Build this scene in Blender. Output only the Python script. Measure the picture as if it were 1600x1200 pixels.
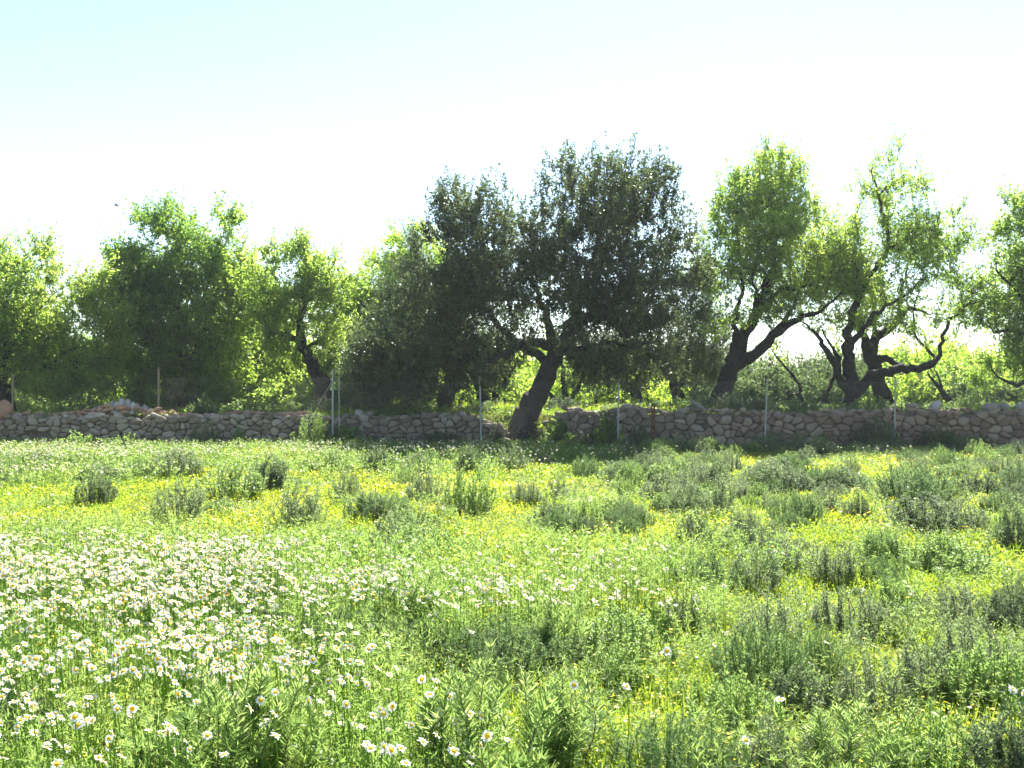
import bpy, math, random
import numpy as np
from mathutils import Vector
S = bpy.context.scene
COL = S.collection
for _o in list(S.objects): bpy.data.objects.remove(_o)

# ------------------------------------------------------------------ camera, sky, sun, exposure
EYE, F, HY = 1.6, 1600.0, 612.0            # eye height, focal length in photo pixels, horizon row
cam_d = bpy.data.cameras.new('camera'); cam = bpy.data.objects.new('camera', cam_d); COL.objects.link(cam)
cam_d.sensor_width = 36; cam_d.lens = 36.0 * F / 1600; cam_d.clip_start = 0.1; cam_d.clip_end = 3000
cam.location = (0, 0, EYE); cam.rotation_euler = (math.radians(90) + math.atan((HY - 600) / F), 0, 0)
S.camera = cam
SUN_EL, SUN_AZ = 48.0, 15.0
w = bpy.data.worlds.new('World'); S.world = w; w.use_nodes = True
nt = w.node_tree; bg = nt.nodes['Background']
sky = nt.nodes.new('ShaderNodeTexSky'); sky.sky_type = 'NISHITA'; sky.sun_disc = False
sky.sun_elevation = math.radians(SUN_EL); sky.sun_rotation = math.radians(SUN_AZ)
sky.air_density = 1.0; sky.dust_density = 0.18; sky.ozone_density = 1.0; sky.altitude = 50
nt.links.new(sky.outputs[0], bg.inputs[0]); bg.inputs[1].default_value = 0.075
sl = bpy.data.lights.new('sun', 'SUN'); sl.energy = 5.0; sl.angle = math.radians(0.53); sl.color = (1.0, 0.97, 0.87)
sun = bpy.data.objects.new('sun', sl); COL.objects.link(sun)
ce, se = math.cos(math.radians(SUN_EL)), math.sin(math.radians(SUN_EL))
sd = Vector((math.sin(math.radians(SUN_AZ)) * ce, math.cos(math.radians(SUN_AZ)) * ce, se))
sun.rotation_euler = sd.to_track_quat('Z', 'Y').to_euler(); sun.location = sd * 60
S.view_settings.view_transform = 'Standard'; S.view_settings.look = 'None'
S.view_settings.gamma = 1; S.view_settings.exposure = 1.87
S.cycles.max_bounces = 6; S.cycles.diffuse_bounces = 3; S.cycles.glossy_bounces = 2
S.cycles.transmission_bounces = 4; S.cycles.caustics_reflective = False; S.cycles.caustics_refractive = False

# ------------------------------------------------------------------ helpers
def at(px, py, D):                          # point of the place seen at a photo pixel, D metres away
    return np.array([(px - 800) / F * D, D, EYE + (HY - py) / F * D])
def pix(x, y, z):
    return 800 + F * x / y, HY - F * (z - EYE) / y
def vnoise(x, y, seed=0):                   # smooth 2-D value noise, 0..1
    x = np.asarray(x, float); y = np.asarray(y, float)
    xi = np.floor(x).astype(np.int64); yi = np.floor(y).astype(np.int64)
    fx = x - xi; fy = y - yi; fx = fx * fx * (3 - 2 * fx); fy = fy * fy * (3 - 2 * fy)
    def h(a, b):
        n = (a * 374761393 + b * 668265263 + seed * 1442695041) & 0x7fffffff
        n = ((n ^ (n >> 13)) * 1274126177) & 0x7fffffff
        return ((n ^ (n >> 16)) & 0xffff) / 65535.0
    a, b, c, d = h(xi, yi), h(xi + 1, yi), h(xi, yi + 1), h(xi + 1, yi + 1)
    return (a * (1 - fx) + b * fx) * (1 - fy) + (c * (1 - fx) + d * fx) * fy
def nrm(v):
    return v / np.maximum(np.linalg.norm(v, axis=-1, keepdims=True), 1e-9)
def rand_dirs(rng, n):
    return nrm(rng.normal(size=(n, 3)))

class Geo:
    def __init__(s): s.v = []; s.f = {}; s.t = []; s.n = 0
    def add(s, v, faces, tint, mat=0):      # faces: array (m,k); tint: scalar or (n,)
        v = np.asarray(v, float).reshape(-1, 3)
        s.v.append(v); s.t.append(np.broadcast_to(np.asarray(tint, float), (len(v),)))
        for fa in (faces if isinstance(faces, list) else [faces]):
            fa = np.asarray(fa, np.int64)
            if len(fa): s.f.setdefault((fa.shape[1], mat), []).append(fa + s.n)
        s.n += len(v)
    def freeze(s):
        v = np.concatenate(s.v); t = np.concatenate(s.t)
        f = {k: np.concatenate(a) for k, a in s.f.items()}
        return v, t, f
    def scatter(s, tmpl, P, yaw, sc, tint, up=None):   # copies of a frozen template, vectorised
        v, t, f = tmpl; m = len(P)
        if m == 0: return
        sc = np.asarray(sc, float)
        if sc.ndim == 0: sc = np.full((m, 3), sc)
        elif sc.ndim == 1: sc = np.repeat(sc[:, None], 3, 1)
        c, sn = np.cos(yaw), np.sin(yaw)
        X = v[None] * sc[:, None, :]
        R = np.zeros((m, 3, 3)); R[:, 0, 0] = c; R[:, 0, 1] = -sn; R[:, 1, 0] = sn; R[:, 1, 1] = c; R[:, 2, 2] = 1
        if up is not None:
            u = nrm(up); ref = np.tile([0., 1., 0.], (m, 1)); xa = nrm(np.cross(ref, u)); ya = np.cross(u, xa)
            T = np.stack([xa, ya, u], axis=2); R = T @ R
        X = np.einsum('mij,mkj->mki', R, X) + P[:, None, :]
        n = len(v); s.v.append(X.reshape(-1, 3)); s.t.append((t[None] + np.broadcast_to(np.asarray(tint, float), (m,))[:, None]).reshape(-1))
        off = (np.arange(m) * n)[:, None, None]
        for k, fa in f.items(): s.f.setdefault(k, []).append((fa[None] + off).reshape(-1, k[0]) + s.n)
        s.n += n * m
    def build(s, name, mats, parent=None, link=True):
        v, t, f = s.freeze(); me = bpy.data.meshes.new(name)
        me.vertices.add(len(v)); me.vertices.foreach_set('co', v.astype(np.float32).ravel())
        li, ls, mi, o = [], [], [], 0
        for (k, m), fa in f.items():
            li.append(fa.ravel()); ls.append(o + np.arange(len(fa)) * k); o += fa.size; mi.append(np.full(len(fa), m))
        li = np.concatenate(li).astype(np.int32); ls = np.concatenate(ls).astype(np.int32); mi = np.concatenate(mi).astype(np.int32)
        me.loops.add(len(li)); me.loops.foreach_set('vertex_index', li)
        me.polygons.add(len(ls)); me.polygons.foreach_set('loop_start', ls); me.polygons.foreach_set('material_index', mi)
        a = me.attributes.new('tint', 'FLOAT', 'POINT'); a.data.foreach_set('value', t.astype(np.float32))
        for m in (mats if isinstance(mats, list) else [mats]): me.materials.append(m)
        me.update(calc_edges=True)
        return link_obj(name, me, parent) if link else me
def link_obj(name, me, parent=None):
    o = bpy.data.objects.new(name, me); COL.objects.link(o)
    if parent: o.parent = parent
    return o
def tag(o, label=None, cat=None, group=None, kind=None):
    if label: o['label'] = label
    if cat: o['category'] = cat
    if group: o['group'] = group
    if kind: o['kind'] = kind
    return o
def empty(name, loc=(0, 0, 0)):
    o = bpy.data.objects.new(name, None); COL.objects.link(o); o.location = loc; o.empty_display_size = 0.1; return o

def leafquads(g, P, D, N, L, W, tint, fold=0.25, mat=0, mid=0.45):
    n = len(P); L = np.broadcast_to(L, (n,))[:, None]; W = np.broadcast_to(W, (n,))[:, None]
    D = nrm(D); Sd = nrm(np.cross(D, N)); Nn = np.cross(Sd, D)
    v = np.stack([P, P + D * L * mid + Sd * W / 2 + Nn * fold * W, P + D * L, P + D * L * mid - Sd * W / 2 + Nn * fold * W], 1)
    q = np.arange(n)[:, None] * 4 + np.arange(4)[None]
    g.add(v.reshape(-1, 3), q, np.repeat(np.broadcast_to(tint, (n,)), 4), mat)
def tube(g, P, R, k=4, tint=0., mat=0):
    P = np.asarray(P, float); n = len(P); R = np.broadcast_to(R, (n,))
    d = nrm(np.gradient(P, axis=0)); ref = np.array([0.3, 1, 0.1]) if abs(d[:, 1]).mean() < .8 else np.array([1, 0.1, 0.2])
    a = nrm(np.cross(d, ref)); b = np.cross(d, a); th = np.arange(k) * 2 * math.pi / k
    v = P[:, None] + R[:, None, None] * (a[:, None] * np.cos(th)[None, :, None] + b[:, None] * np.sin(th)[None, :, None])
    i = np.arange(n - 1)[:, None] * k; j = np.arange(k)[None]; j2 = (j + 1) % k
    q = np.stack([i + j, i + j2, i + k + j2, i + k + j], -1).reshape(-1, 4)
    g.add(v.reshape(-1, 3), q, tint, mat)

# ------------------------------------------------------------------ materials
def mat_base(name):
    m = bpy.data.materials.new(name); m.use_nodes = True; t = m.node_tree; return m, t, t.nodes['Principled BSDF']
def ramp(t, src, cols, pos=None):
    r = t.nodes.new('ShaderNodeValToRGB'); t.links.new(src, r.inputs[0]); e = r.color_ramp.elements
    pos = pos or [i / (len(cols) - 1) for i in range(len(cols))]
    while len(e) < len(cols): e.new(0.5)
    for x, p, c in zip(e, pos, cols): x.position = p; x.color = (*c, 1)
    return r.outputs[0]
def noise(t, scale, detail=4, coord='Object', rough=.55):
    tc = t.nodes.new('ShaderNodeTexCoord'); n = t.nodes.new('ShaderNodeTexNoise')
    n.inputs['Scale'].default_value = scale; n.inputs['Detail'].default_value = detail; n.inputs['Roughness'].default_value = rough
    t.links.new(tc.outputs[coord], n.inputs[0]); return n.outputs[0]
def tint_of(t):
    a = t.nodes.new('ShaderNodeAttribute'); a.attribute_name = 'tint'; return a.outputs['Fac']
def leafmat(name, cols, tcols, trans=0.5, rough=0.45, spec=0.35):
    m, t, p = mat_base(name); src = tint_of(t)
    c = ramp(t, src, cols); tc = ramp(t, src, tcols)
    t.links.new(c, p.inputs['Base Color']); p.inputs['Roughness'].default_value = rough; p.inputs['Specular IOR Level'].default_value = spec
    tr = t.nodes.new('ShaderNodeBsdfTranslucent'); t.links.new(tc, tr.inputs[0])
    mx = t.nodes.new('ShaderNodeMixShader'); mx.inputs[0].default_value = trans
    t.links.new(p.outputs[0], mx.inputs[1]); t.links.new(tr.outputs[0], mx.inputs[2])
    t.links.new(mx.outputs[0], t.nodes['Material Output'].inputs[0]); return m
def solidmat(name, cols, scale=8, rough=.85, bump=0.4, bscale=30, tintmix=0.62, dist=0.02):
    m, t, p = mat_base(name); n = noise(t, scale, 5)
    a = t.nodes.new('ShaderNodeMath'); a.operation = 'MULTIPLY_ADD'; a.inputs[1].default_value = tintmix
    t.links.new(tint_of(t), a.inputs[0])
    b = t.nodes.new('ShaderNodeMath'); b.operation = 'MULTIPLY'; b.inputs[1].default_value = 1 - tintmix; t.links.new(n, b.inputs[0])
    t.links.new(b.outputs[0], a.inputs[2]); c = ramp(t, a.outputs[0], cols)
    t.links.new(c, p.inputs['Base Color']); p.inputs['Roughness'].default_value = rough; p.inputs['Specular IOR Level'].default_value = 0.25
    bn = t.nodes.new('ShaderNodeBump'); bn.inputs['Strength'].default_value = bump; bn.inputs['Distance'].default_value = dist
    t.links.new(noise(t, bscale, 6), bn.inputs['Height']); t.links.new(bn.outputs[0], p.inputs['Normal']); return m

M = {}
M['almond'] = leafmat('almond_leaf', [(.045, .10, .022), (.07, .145, .025), (.10, .18, .03)], [(.3, .48, .08), (.46, .66, .10), (.62, .78, .14)], .62)
M['almond_deep'] = leafmat('deep_green_leaf', [(.03, .075, .025), (.05, .11, .03), (.08, .15, .03)], [(.2, .38, .07), (.3, .52, .08), (.5, .7, .09)], .58)
M['almond_bright'] = leafmat('bright_green_leaf', [(.06, .13, .02), (.08, .165, .02), (.11, .2, .025)], [(.42, .66, .07), (.54, .74, .08), (.66, .82, .10)], .65)
M['carob'] = leafmat('carob_leaf', [(.03, .05, .026), (.045, .07, .034), (.075, .10, .045)], [(.10, .15, .05), (.17, .24, .07), (.32, .4, .12)], .35, .42, .3)
M['olive'] = leafmat('olive_leaf', [(.045, .07, .04), (.07, .1, .055), (.12, .15, .09)], [(.12, .19, .06), (.2, .29, .1), (.34, .44, .15)], .4, .5, .2)
M['scrub'] = leafmat('scrub_leaf', [(.05, .08, .035), (.075, .11, .045), (.11, .14, .06)], [(.1, .17, .05), (.16, .24, .07), (.25, .34, .1)], .45, .55, .2)
M['clover'] = leafmat('ground_cover_leaf', [(.07, .13, .03), (.13, .19, .03), (.19, .22, .035)], [(.32, .48, .04), (.52, .62, .045), (.7, .68, .05)], .55)
M['yellow'] = leafmat('yellow_petal', [(.7, .5, .01), (.75, .55, .02), (.8, .6, .03)], [(.8, .6, .01)] * 3, .4)
M['daisy_green'] = leafmat('feathery_leaf', [(.06, .12, .028), (.09, .16, .035), (.14, .19, .045)], [(.22, .38, .075), (.34, .49, .11), (.5, .61, .16)], .55)
M['grey_green'] = leafmat('grey_green_leaf', [(.06, .09, .04), (.09, .13, .06), (.14, .175, .095)], [(.2, .29, .12), (.3, .4, .17), (.42, .5, .25)], .5, .6, .15)
M['blue_green'] = leafmat('blue_green_leaf', [(.055, .09, .042), (.085, .13, .062), (.125, .175, .085)], [(.17, .28, .09), (.25, .37, .13), (.36, .47, .18)], .5, .6, .15)
M['dark_green'] = leafmat('dark_shrub_leaf', [(.04, .07, .034), (.065, .10, .048), (.10, .14, .07)], [(.13, .22, .08), (.22, .32, .12), (.32, .42, .17)], .45, .6, .15)
M['fresh_green'] = leafmat('fresh_green_leaf', [(.06, .13, .02), (.09, .17, .03), (.13, .2, .04)], [(.26, .42, .10), (.38, .52, .14), (.5, .62, .2)], .55)
M['white'] = leafmat('white_petal', [(.88, .89, .82)] * 3, [(.93, .95, .86)] * 3, .42, .6, .2)
M['disc'] = leafmat('yellow_disc', [(.85, .52, .01), (.9, .6, .02), (.9, .65, .02)], [(.8, .5, .01)] * 3, .3)
M['stem'] = leafmat('green_stem', [(.09, .17, .03), (.12, .21, .04), (.14, .23, .05)], [(.3, .5, .08)] * 3, .45)
M['dry'] = solidmat('dry_stem', [(.07, .055, .035), (.15, .12, .08), (.25, .2, .14)], 12)
M['bark'] = solidmat('almond_bark', [(.010, .009, .009), (.028, .024, .022), (.06, .052, .046)], 9, .9, 1., 20, .25, .07)
M['carob_bark'] = solidmat('carob_bark', [(.02, .018, .016), (.05, .045, .042), (.11, .1, .09)], 6, .9, 1., 16, .25, .09)
M['twig'] = solidmat('twig_bark', [(.02, .016, .013), (.05, .042, .035), (.1, .085, .07)], 12, .9, .2)
M['stone_grey'] = solidmat('grey_stone', [(.10, .075, .052), (.25, .205, .15), (.43, .37, .29)], 5, .9, .6, 26)
M['stone_pink'] = solidmat('pinkish_stone', [(.12, .075, .05), (.29, .205, .145), (.46, .36, .27)], 5, .9, .6, 26)
M['stone_red'] = solidmat('red_brown_rubble', [(.2, .1, .06), (.38, .22, .14), (.52, .36, .26)], 6, .9, .6, 26)
M['stone_pale'] = solidmat('pale_boulder', [(.2, .17, .15), (.36, .32, .29), (.5, .46, .42)], 6, .9, .6, 26)
M['earth'] = solidmat('wall_core_earth', [(.08, .06, .045), (.15, .12, .09), (.24, .19, .15)], 6, .95, .6, 30, 0.)
M['galv'] = solidmat('galvanised_steel', [(.25, .28, .27), (.34, .37, .36), (.42, .45, .43)], 20, .5, .1)
M['galv'].node_tree.nodes['Principled BSDF'].inputs['Metallic'].default_value = 0.4
M['wire'] = solidmat('weathered_wire', [(.1, .1, .09), (.17, .16, .15), (.25, .23, .21)], 20, .6, .1)
M['rust'] = solidmat('rusty_steel', [(.09, .035, .018), (.2, .08, .035), (.3, .14, .06)], 20, .85, .3)
M['wood'] = solidmat('pale_wood', [(.2, .15, .1), (.34, .27, .19), (.45, .37, .27)], 25, .8, .3)
M['feather'] = solidmat('dark_feather', [(.03, .03, .035), (.05, .05, .055), (.08, .08, .08)], 20, .7, .1)
M['lilac'] = leafmat('lilac_petal', [(.35, .25, .5)] * 3, [(.5, .35, .7)] * 3, .5)

m, t, p = mat_base('ground_soil')
n1 = ramp(t, noise(t, .5, 6), [(.06, .1, .012), (.13, .17, .015), (.2, .2, .02), (.16, .13, .06)], [.3, .48, .6, .74])
n2 = ramp(t, noise(t, 9, 6), [(.35, .4, .35), (1, 1, 1)], [.35, .62])
mx = t.nodes.new('ShaderNodeMixRGB'); mx.blend_type = 'MULTIPLY'; mx.inputs[0].default_value = .8
t.links.new(n1, mx.inputs[1]); t.links.new(n2, mx.inputs[2]); t.links.new(mx.outputs[0], p.inputs['Base Color'])
p.inputs['Roughness'].default_value = .95; p.inputs['Specular IOR Level'].default_value = .1
b = t.nodes.new('ShaderNodeBump'); b.inputs['Strength'].default_value = .8; b.inputs['Distance'].default_value = .05
t.links.new(noise(t, 14, 8), b.inputs['Height']); t.links.new(b.outputs[0], p.inputs['Normal']); M['ground'] = m

# ------------------------------------------------------------------ the ground: field, terrace step behind the wall, land beyond
WY = 29.0                                   # the wall's front face
def gz(x, y):
    x = np.asarray(x, float); y = np.asarray(y, float)
    z = .05 * (vnoise(x * .5, y * .5, 3) - .5) * 2 + .05 * (vnoise(x * 1.7, y * 1.7, 5) - .5)
    gap = np.exp(-((x - .4) / 1.1) ** 4)
    s = np.clip((y - (WY + .35 - .25 * gap)) / (.18 + 1.6 * gap), 0, 1); s = s * s * (3 - 2 * s)
    up = .95 - .12 * np.clip((-x - 4) / 3, 0, 1)
    return z + s * (up + .06 * (vnoise(x * .8, y * .8, 9) - .5)) + .012 * np.clip(y - 45, 0, 60) * 0
ys = np.concatenate([np.linspace(-40, 1, 12), np.arange(1.3, 28.6, .3), np.arange(28.6, 31.8, .06), np.arange(32, 60, .8), np.linspace(62, 200, 30), np.linspace(210, 400, 8)])
xs = np.concatenate([np.linspace(-300, -60, 10), np.linspace(-55, -20, 12), np.arange(-19, 19.1, .3), np.linspace(20, 55, 12), np.linspace(60, 300, 10)])
X, Y = np.meshgrid(xs, ys); g = Geo(); nx, ny = len(xs), len(ys)
i, j = np.meshgrid(np.arange(nx - 1), np.arange(ny - 1)); a = (j * nx + i).ravel()
g.add(np.stack([X, Y, gz(X, Y)], -1).reshape(-1, 3), np.stack([a, a + 1, a + nx + 1, a + nx], 1), 0.5)
tag(g.build('ground', M['ground']), kind='structure')

# ------------------------------------------------------------------ dry stone walls
def clip_poly(poly, p, n):                  # keep the side where (q-p).n <= 0
    out = []
    for k in range(len(poly)):
        a, b = poly[k], poly[(k + 1) % len(poly)]
        da, db = (a[0] - p[0]) * n[0] + (a[1] - p[1]) * n[1], (b[0] - p[0]) * n[0] + (b[1] - p[1]) * n[1]
        if da <= 0: out.append(a)
        if (da < 0) != (db < 0) and da != db:
            s = da / (da - db); out.append((a[0] + s * (b[0] - a[0]), a[1] + s * (b[1] - a[1])))
    return out
def ico():
    bm = __import__('bmesh').new(); __import__('bmesh').ops.create_icosphere(bm, subdivisions=2, radius=1)
    v = np.array([q.co[:] for q in bm.verts]); f = np.array([[q.index for q in fc.verts] for fc in bm.faces]); bm.free(); return v, f
ICO_V, ICO_F = ico()
def rock(g, c, sx, sy, sz, rng, tint=None, mat=0):
    v = ICO_V.copy()
    for _ in range(7):                      # cut flat facets, then roughen
        d = rand_dirs(rng, 1)[0]; h = rng.uniform(.55, .85); s = v @ d; v -= np.outer(np.clip(s - h, 0, None), d) * .95
    v += rng.normal(size=v.shape) * .025
    a = rng.uniform(0, 6.28); ca, sa = math.cos(a), math.sin(a); tl = rng.normal() * .3
    v = v * [sx, sy, sz]; v = v @ np.array([[math.cos(tl), 0, math.sin(tl)], [0, 1, 0], [-math.sin(tl), 0, math.cos(tl)]])
    g.add(v + c, ICO_F, rng.uniform(0, 1) if tint is None else tint, mat)
def stone_wall(x0, x1, top, sw, sh, seed, holes=(), bot=-.25, gapk=.012, yoff=0.):
    rng = np.random.default_rng(seed); rnd = random.Random(seed); g = Geo(); seeds = []
    zmax = max(top(x) for x in np.linspace(x0, x1, 60)); row = 0; z = bot
    while z < zmax + sh:
        x = x0 - sw + (row % 2) * sw * .5
        while x < x1 + sw:
            seeds.append((x + rnd.uniform(-.42, .42) * sw, z + rnd.uniform(-.46, .46) * sh)); x += sw * rnd.choice([.5, .7, .9, 1.2, 1.6])
        z += sh; row += 1
    A = np.array(seeds); asp = sw / sh; As = A * [1, asp]
    for k, s in enumerate(seeds):
        tz = top(s[0])
        if s[1] > tz - .03 or s[0] < x0 or s[0] > x1: continue
        if any(hx0 < s[0] < hx1 and hz0 < s[1] < hz1 for hx0, hx1, hz0, hz1 in holes): continue
        d2 = ((As - As[k]) ** 2).sum(1); nb = np.argsort(d2)[1:16]
        poly = [(s[0] - 1, As[k][1] - 1.), (s[0] + 1, As[k][1] - 1.), (s[0] + 1, As[k][1] + 1.), (s[0] - 1, As[k][1] + 1.)]
        for q in nb:
            mp = (As[k] + As[q]) / 2; poly = clip_poly(poly, mp, As[q] - As[k])
        poly = clip_poly([(a, b / asp) for a, b in poly], (s[0], tz + rnd.uniform(-.05, .05)), (rnd.uniform(-.15, .15), 1))
        if len(poly) < 3: continue
        P = np.array(poly); c = P.mean(0)
        e = np.roll(P, -1, 0); r = []       # two points per edge give rounded corners
        for a, b in zip(P, e):
            if np.hypot(*(b - a)) > .04: r += [a * .8 + b * .2, a * .5 + b * .5, a * .2 + b * .8]
        if len(r) < 5: continue
        P = np.array(r); rad = np.linalg.norm(P - c, axis=1, keepdims=True); P = c + (P - c) * (1 - gapk / np.maximum(rad, .03))
        P += rng.normal(size=P.shape) * .006; n = len(P)
        yf = WY + yoff + rng.uniform(-.05, .05); bul = rng.uniform(.004, .028); tilt = rng.normal(size=2) * .12
        def ring(sc, dy):
            Q = c + (P - c) * sc; return np.column_stack([Q[:, 0], yf + dy + ((Q - c) @ tilt) + rng.normal(size=n) * .006, Q[:, 1]])
        V = np.concatenate([ring(.93, .34), ring(1, .07), ring(.96, .0), ring(.72, -bul), ring(.35, -bul * 1.25), [[c[0], yf - bul * 1.3, c[1]]]])
        F4 = [[l * n + q, l * n + (q + 1) % n, (l + 1) * n + (q + 1) % n, (l + 1) * n + q] for l in range(4) for q in range(n)]
        g.add(V, [np.array(F4), np.array([[4 * n + q, 4 * n + (q + 1) % n, 5 * n] for q in range(n)])], rng.uniform(0, 1))
    # rough stones along the crest, and the earth core
    x = x0
    while x < x1:
        s = rng.uniform(.07, .15); rock(g, (x, WY + yoff + rng.uniform(.1, .3), top(x) + rng.uniform(-.05, .05)), s * rng.uniform(1, 1.6), s * 1.3, s * .75, rng); x += s * rng.uniform(1.1, 1.8)
    cx = np.arange(x0, x1 + .2, .2); cx = np.clip(cx, x0, x1); tp = np.array([top(q) for q in cx]) - .07; m = len(cx)
    V = np.concatenate([np.column_stack([cx, np.full(m, WY + yoff + .12), np.full(m, bot)]), np.column_stack([cx, np.full(m, WY + yoff + .12), tp]),
                        np.column_stack([cx, np.full(m, WY + yoff + .55), tp]), np.column_stack([cx, np.full(m, WY + yoff + .55), np.full(m, bot)])])
    q = np.arange(m - 1); F4 = np.concatenate([np.stack([l * m + q, l * m + q + 1, (l + 1) * m + q + 1, (l + 1) * m + q], 1) for l in range(3)])
    g.add(V, [F4, np.array([[0, m, 2 * m, 3 * m], [m - 1, 2 * m - 1, 3 * m - 1, 4 * m - 1]])], .3, 1)
    return g
def wx(px): return (px - 800) / F * WY
def wz(py): return EYE + (HY - py) / F * WY
def top_left(x):
    px = 800 + F * x / WY; z = wz(653)
    if px < 120: z = wz(653) - .02 * math.sin(px * .1)
    return z + .03 * math.sin(x * 3.1) + .02 * math.sin(x * 7.3)
def top_mid_l(x):
    px = 800 + F * x / WY
    return np.interp(px, [505, 545, 565, 600, 680, 745, 760, 798], [wz(656), wz(656), wz(646), wz(655), wz(650), wz(650), wz(660), wz(682)]) + .02 * math.sin(x * 9)
def top_mid_r(x):
    px = 800 + F * x / WY
    return np.interp(px, [848, 862, 880, 912, 925, 945, 965, 1000, 1020, 1100], [wz(676), wz(655), wz(640), wz(641), wz(650), wz(648), wz(640), wz(640), wz(645), wz(640)]) + .02 * math.sin(x * 8)
def top_right(x):
    px = 800 + F * x / WY
    return np.interp(px, [1100, 1180, 1270, 1300, 1330, 1400, 1600], [wz(642), wz(646), wz(648), wz(640), wz(645), wz(643), wz(644)]) + .02 * math.sin(x * 6)
g = stone_wall(-20.5, wx(505), top_left, .23, .17, 11, holes=[(wx(38), wx(78), wz(690), wz(672)), (wx(62), wx(100), wz(720), wz(686))], gapk=.007)
tag(g.build('stone_wall', [M['stone_grey'], M['earth']]), 'long low grey dry stone wall behind the daisies at the left of the field', 'stone wall')
g = stone_wall(wx(506), wx(798), top_mid_l, .25, .19, 12, gapk=.008)
tag(g.build('stone_wall', [M['stone_grey'], M['earth']]), 'crumbling stretch of stone wall between the paired fence posts and the big carob trunk', 'stone wall')
g = stone_wall(wx(846), wx(1100), top_mid_r, .26, .21, 13, gapk=.009, holes=[(wx(930), wx(955), wz(690), wz(668))])
tag(g.build('stone_wall', [M['stone_grey'], M['earth']]), 'uneven dark stone wall right of the carob trunk with greenery growing in its gaps', 'stone wall')
g = stone_wall(wx(1101), 20.5, top_right, .27, .21, 14, gapk=.009)
tag(g.build('stone_wall', [M['stone_pink'], M['earth']]), 'pinkish dry stone wall of irregular blocks along the right half of the field', 'stone wall')
# rubble behind the left wall, heap of upright stones, single boulders
rng = np.random.default_rng(5); g = Geo()
for _ in range(1500):
    px = rng.uniform(-150, 480); D = WY + .55 + abs(rng.normal()) * .5; x = (px - 800) / F * D
    h = .10 + .10 * vnoise(x * 1.3, 0, 4) + .25 * math.exp(-((px - 195) / 60) ** 2); h *= max(0, 1 - (D - WY - .5) / 1.4)
    s = rng.uniform(.03, .11); rock(g, (x, D, float(gz(x, D)) + h * rng.uniform(0, 1)), s * 1.4, s, s * .8, rng)
tag(g.build('rubble', M['stone_red']), 'reddish brown rubble lying along the terrace edge behind the left wall', 'rubble', kind='stuff')
g = Geo()
for px in np.arange(150, 238, 8.5):
    e = math.sin((px - 146) / 94 * math.pi); c = at(px, 645 - 9 * e, WY + .75); rock(g, c, rng.uniform(.09, .13), .15, .13 + .13 * e, rng)
for _ in range(45):
    px = rng.uniform(125, 250); c = at(px, 649 - 4 * math.sin((px - 125) / 125 * 3.14), WY + .7 + rng.uniform(-.1, .15)); s = rng.uniform(.06, .12); rock(g, c, s * 1.3, s, s * .8, rng)
tag(g.build('stone_heap', M['stone_pale']), 'rounded heap of upright stones standing on top of the left stone wall', 'stone heap', )
for (px, py, sx, sz, mt, lab) in [
    (4, 640, .3, .3, 'stone_red', 'reddish angular boulder on the wall top at the left end beside a tree trunk'),
    (28, 650, .12, .1, 'stone_red', 'small reddish stone beside the angular boulder at the left end of the wall'),
    (566, 651, .3, .2, 'stone_pale', 'tilted grey boulder on the broken wall right of the paired fence posts'),
    (722, 649, .14, .13, 'stone_pale', 'pointed pale stone perched on the crumbling wall left of the carob trunk'),
    (735, 672, .2, .14, 'stone_grey', None),
    (782, 672, .13, .22, 'stone_grey', 'upright grey stone leaning in the wall gap beside the carob trunk'),
    (790, 690, .17, .13, 'stone_grey', 'squat grey stone on the ground in the gap left of the carob roots'),
    (1460, 636, .26, .15, 'stone_pale', 'wide grey boulder on the right wall, right of the last fence post'),
    (1425, 634, .2, .08, 'stone_pale', 'flat pale stone lying behind the wall beside the last fence post'),
    (1545, 638, .27, .15, 'stone_pale', 'dark rounded pair of rocks on the wall top near the right edge'),
    (1570, 636, .16, .14, 'stone_pale', 'small round rock on the wall top between two larger ones near the right edge'),
    (1597, 635, .2, .16, 'stone_pale', 'grey boulder on the wall top cut by the right edge of the view'),
    (895, 642, .22, .12, 'stone_pale', 'long pale stone capping the wall just right of the carob trunk'),
    (985, 636, .25, .09, 'stone_pale', 'flat capping stone on the wall behind the rusty post'),
    (1090, 634, .3, .08, 'stone_pale', 'long flat capping stone on the wall left of the leaning almond trunk')]:
    if not lab: continue
    g = Geo(); rock(g, (0, 0, 0), sx, .2, sz, rng); o = g.build('boulder', M[mt]); o.location = at(px, py, WY + (.25 if py < 660 else -.12)); tag(o, lab, 'boulder')

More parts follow.
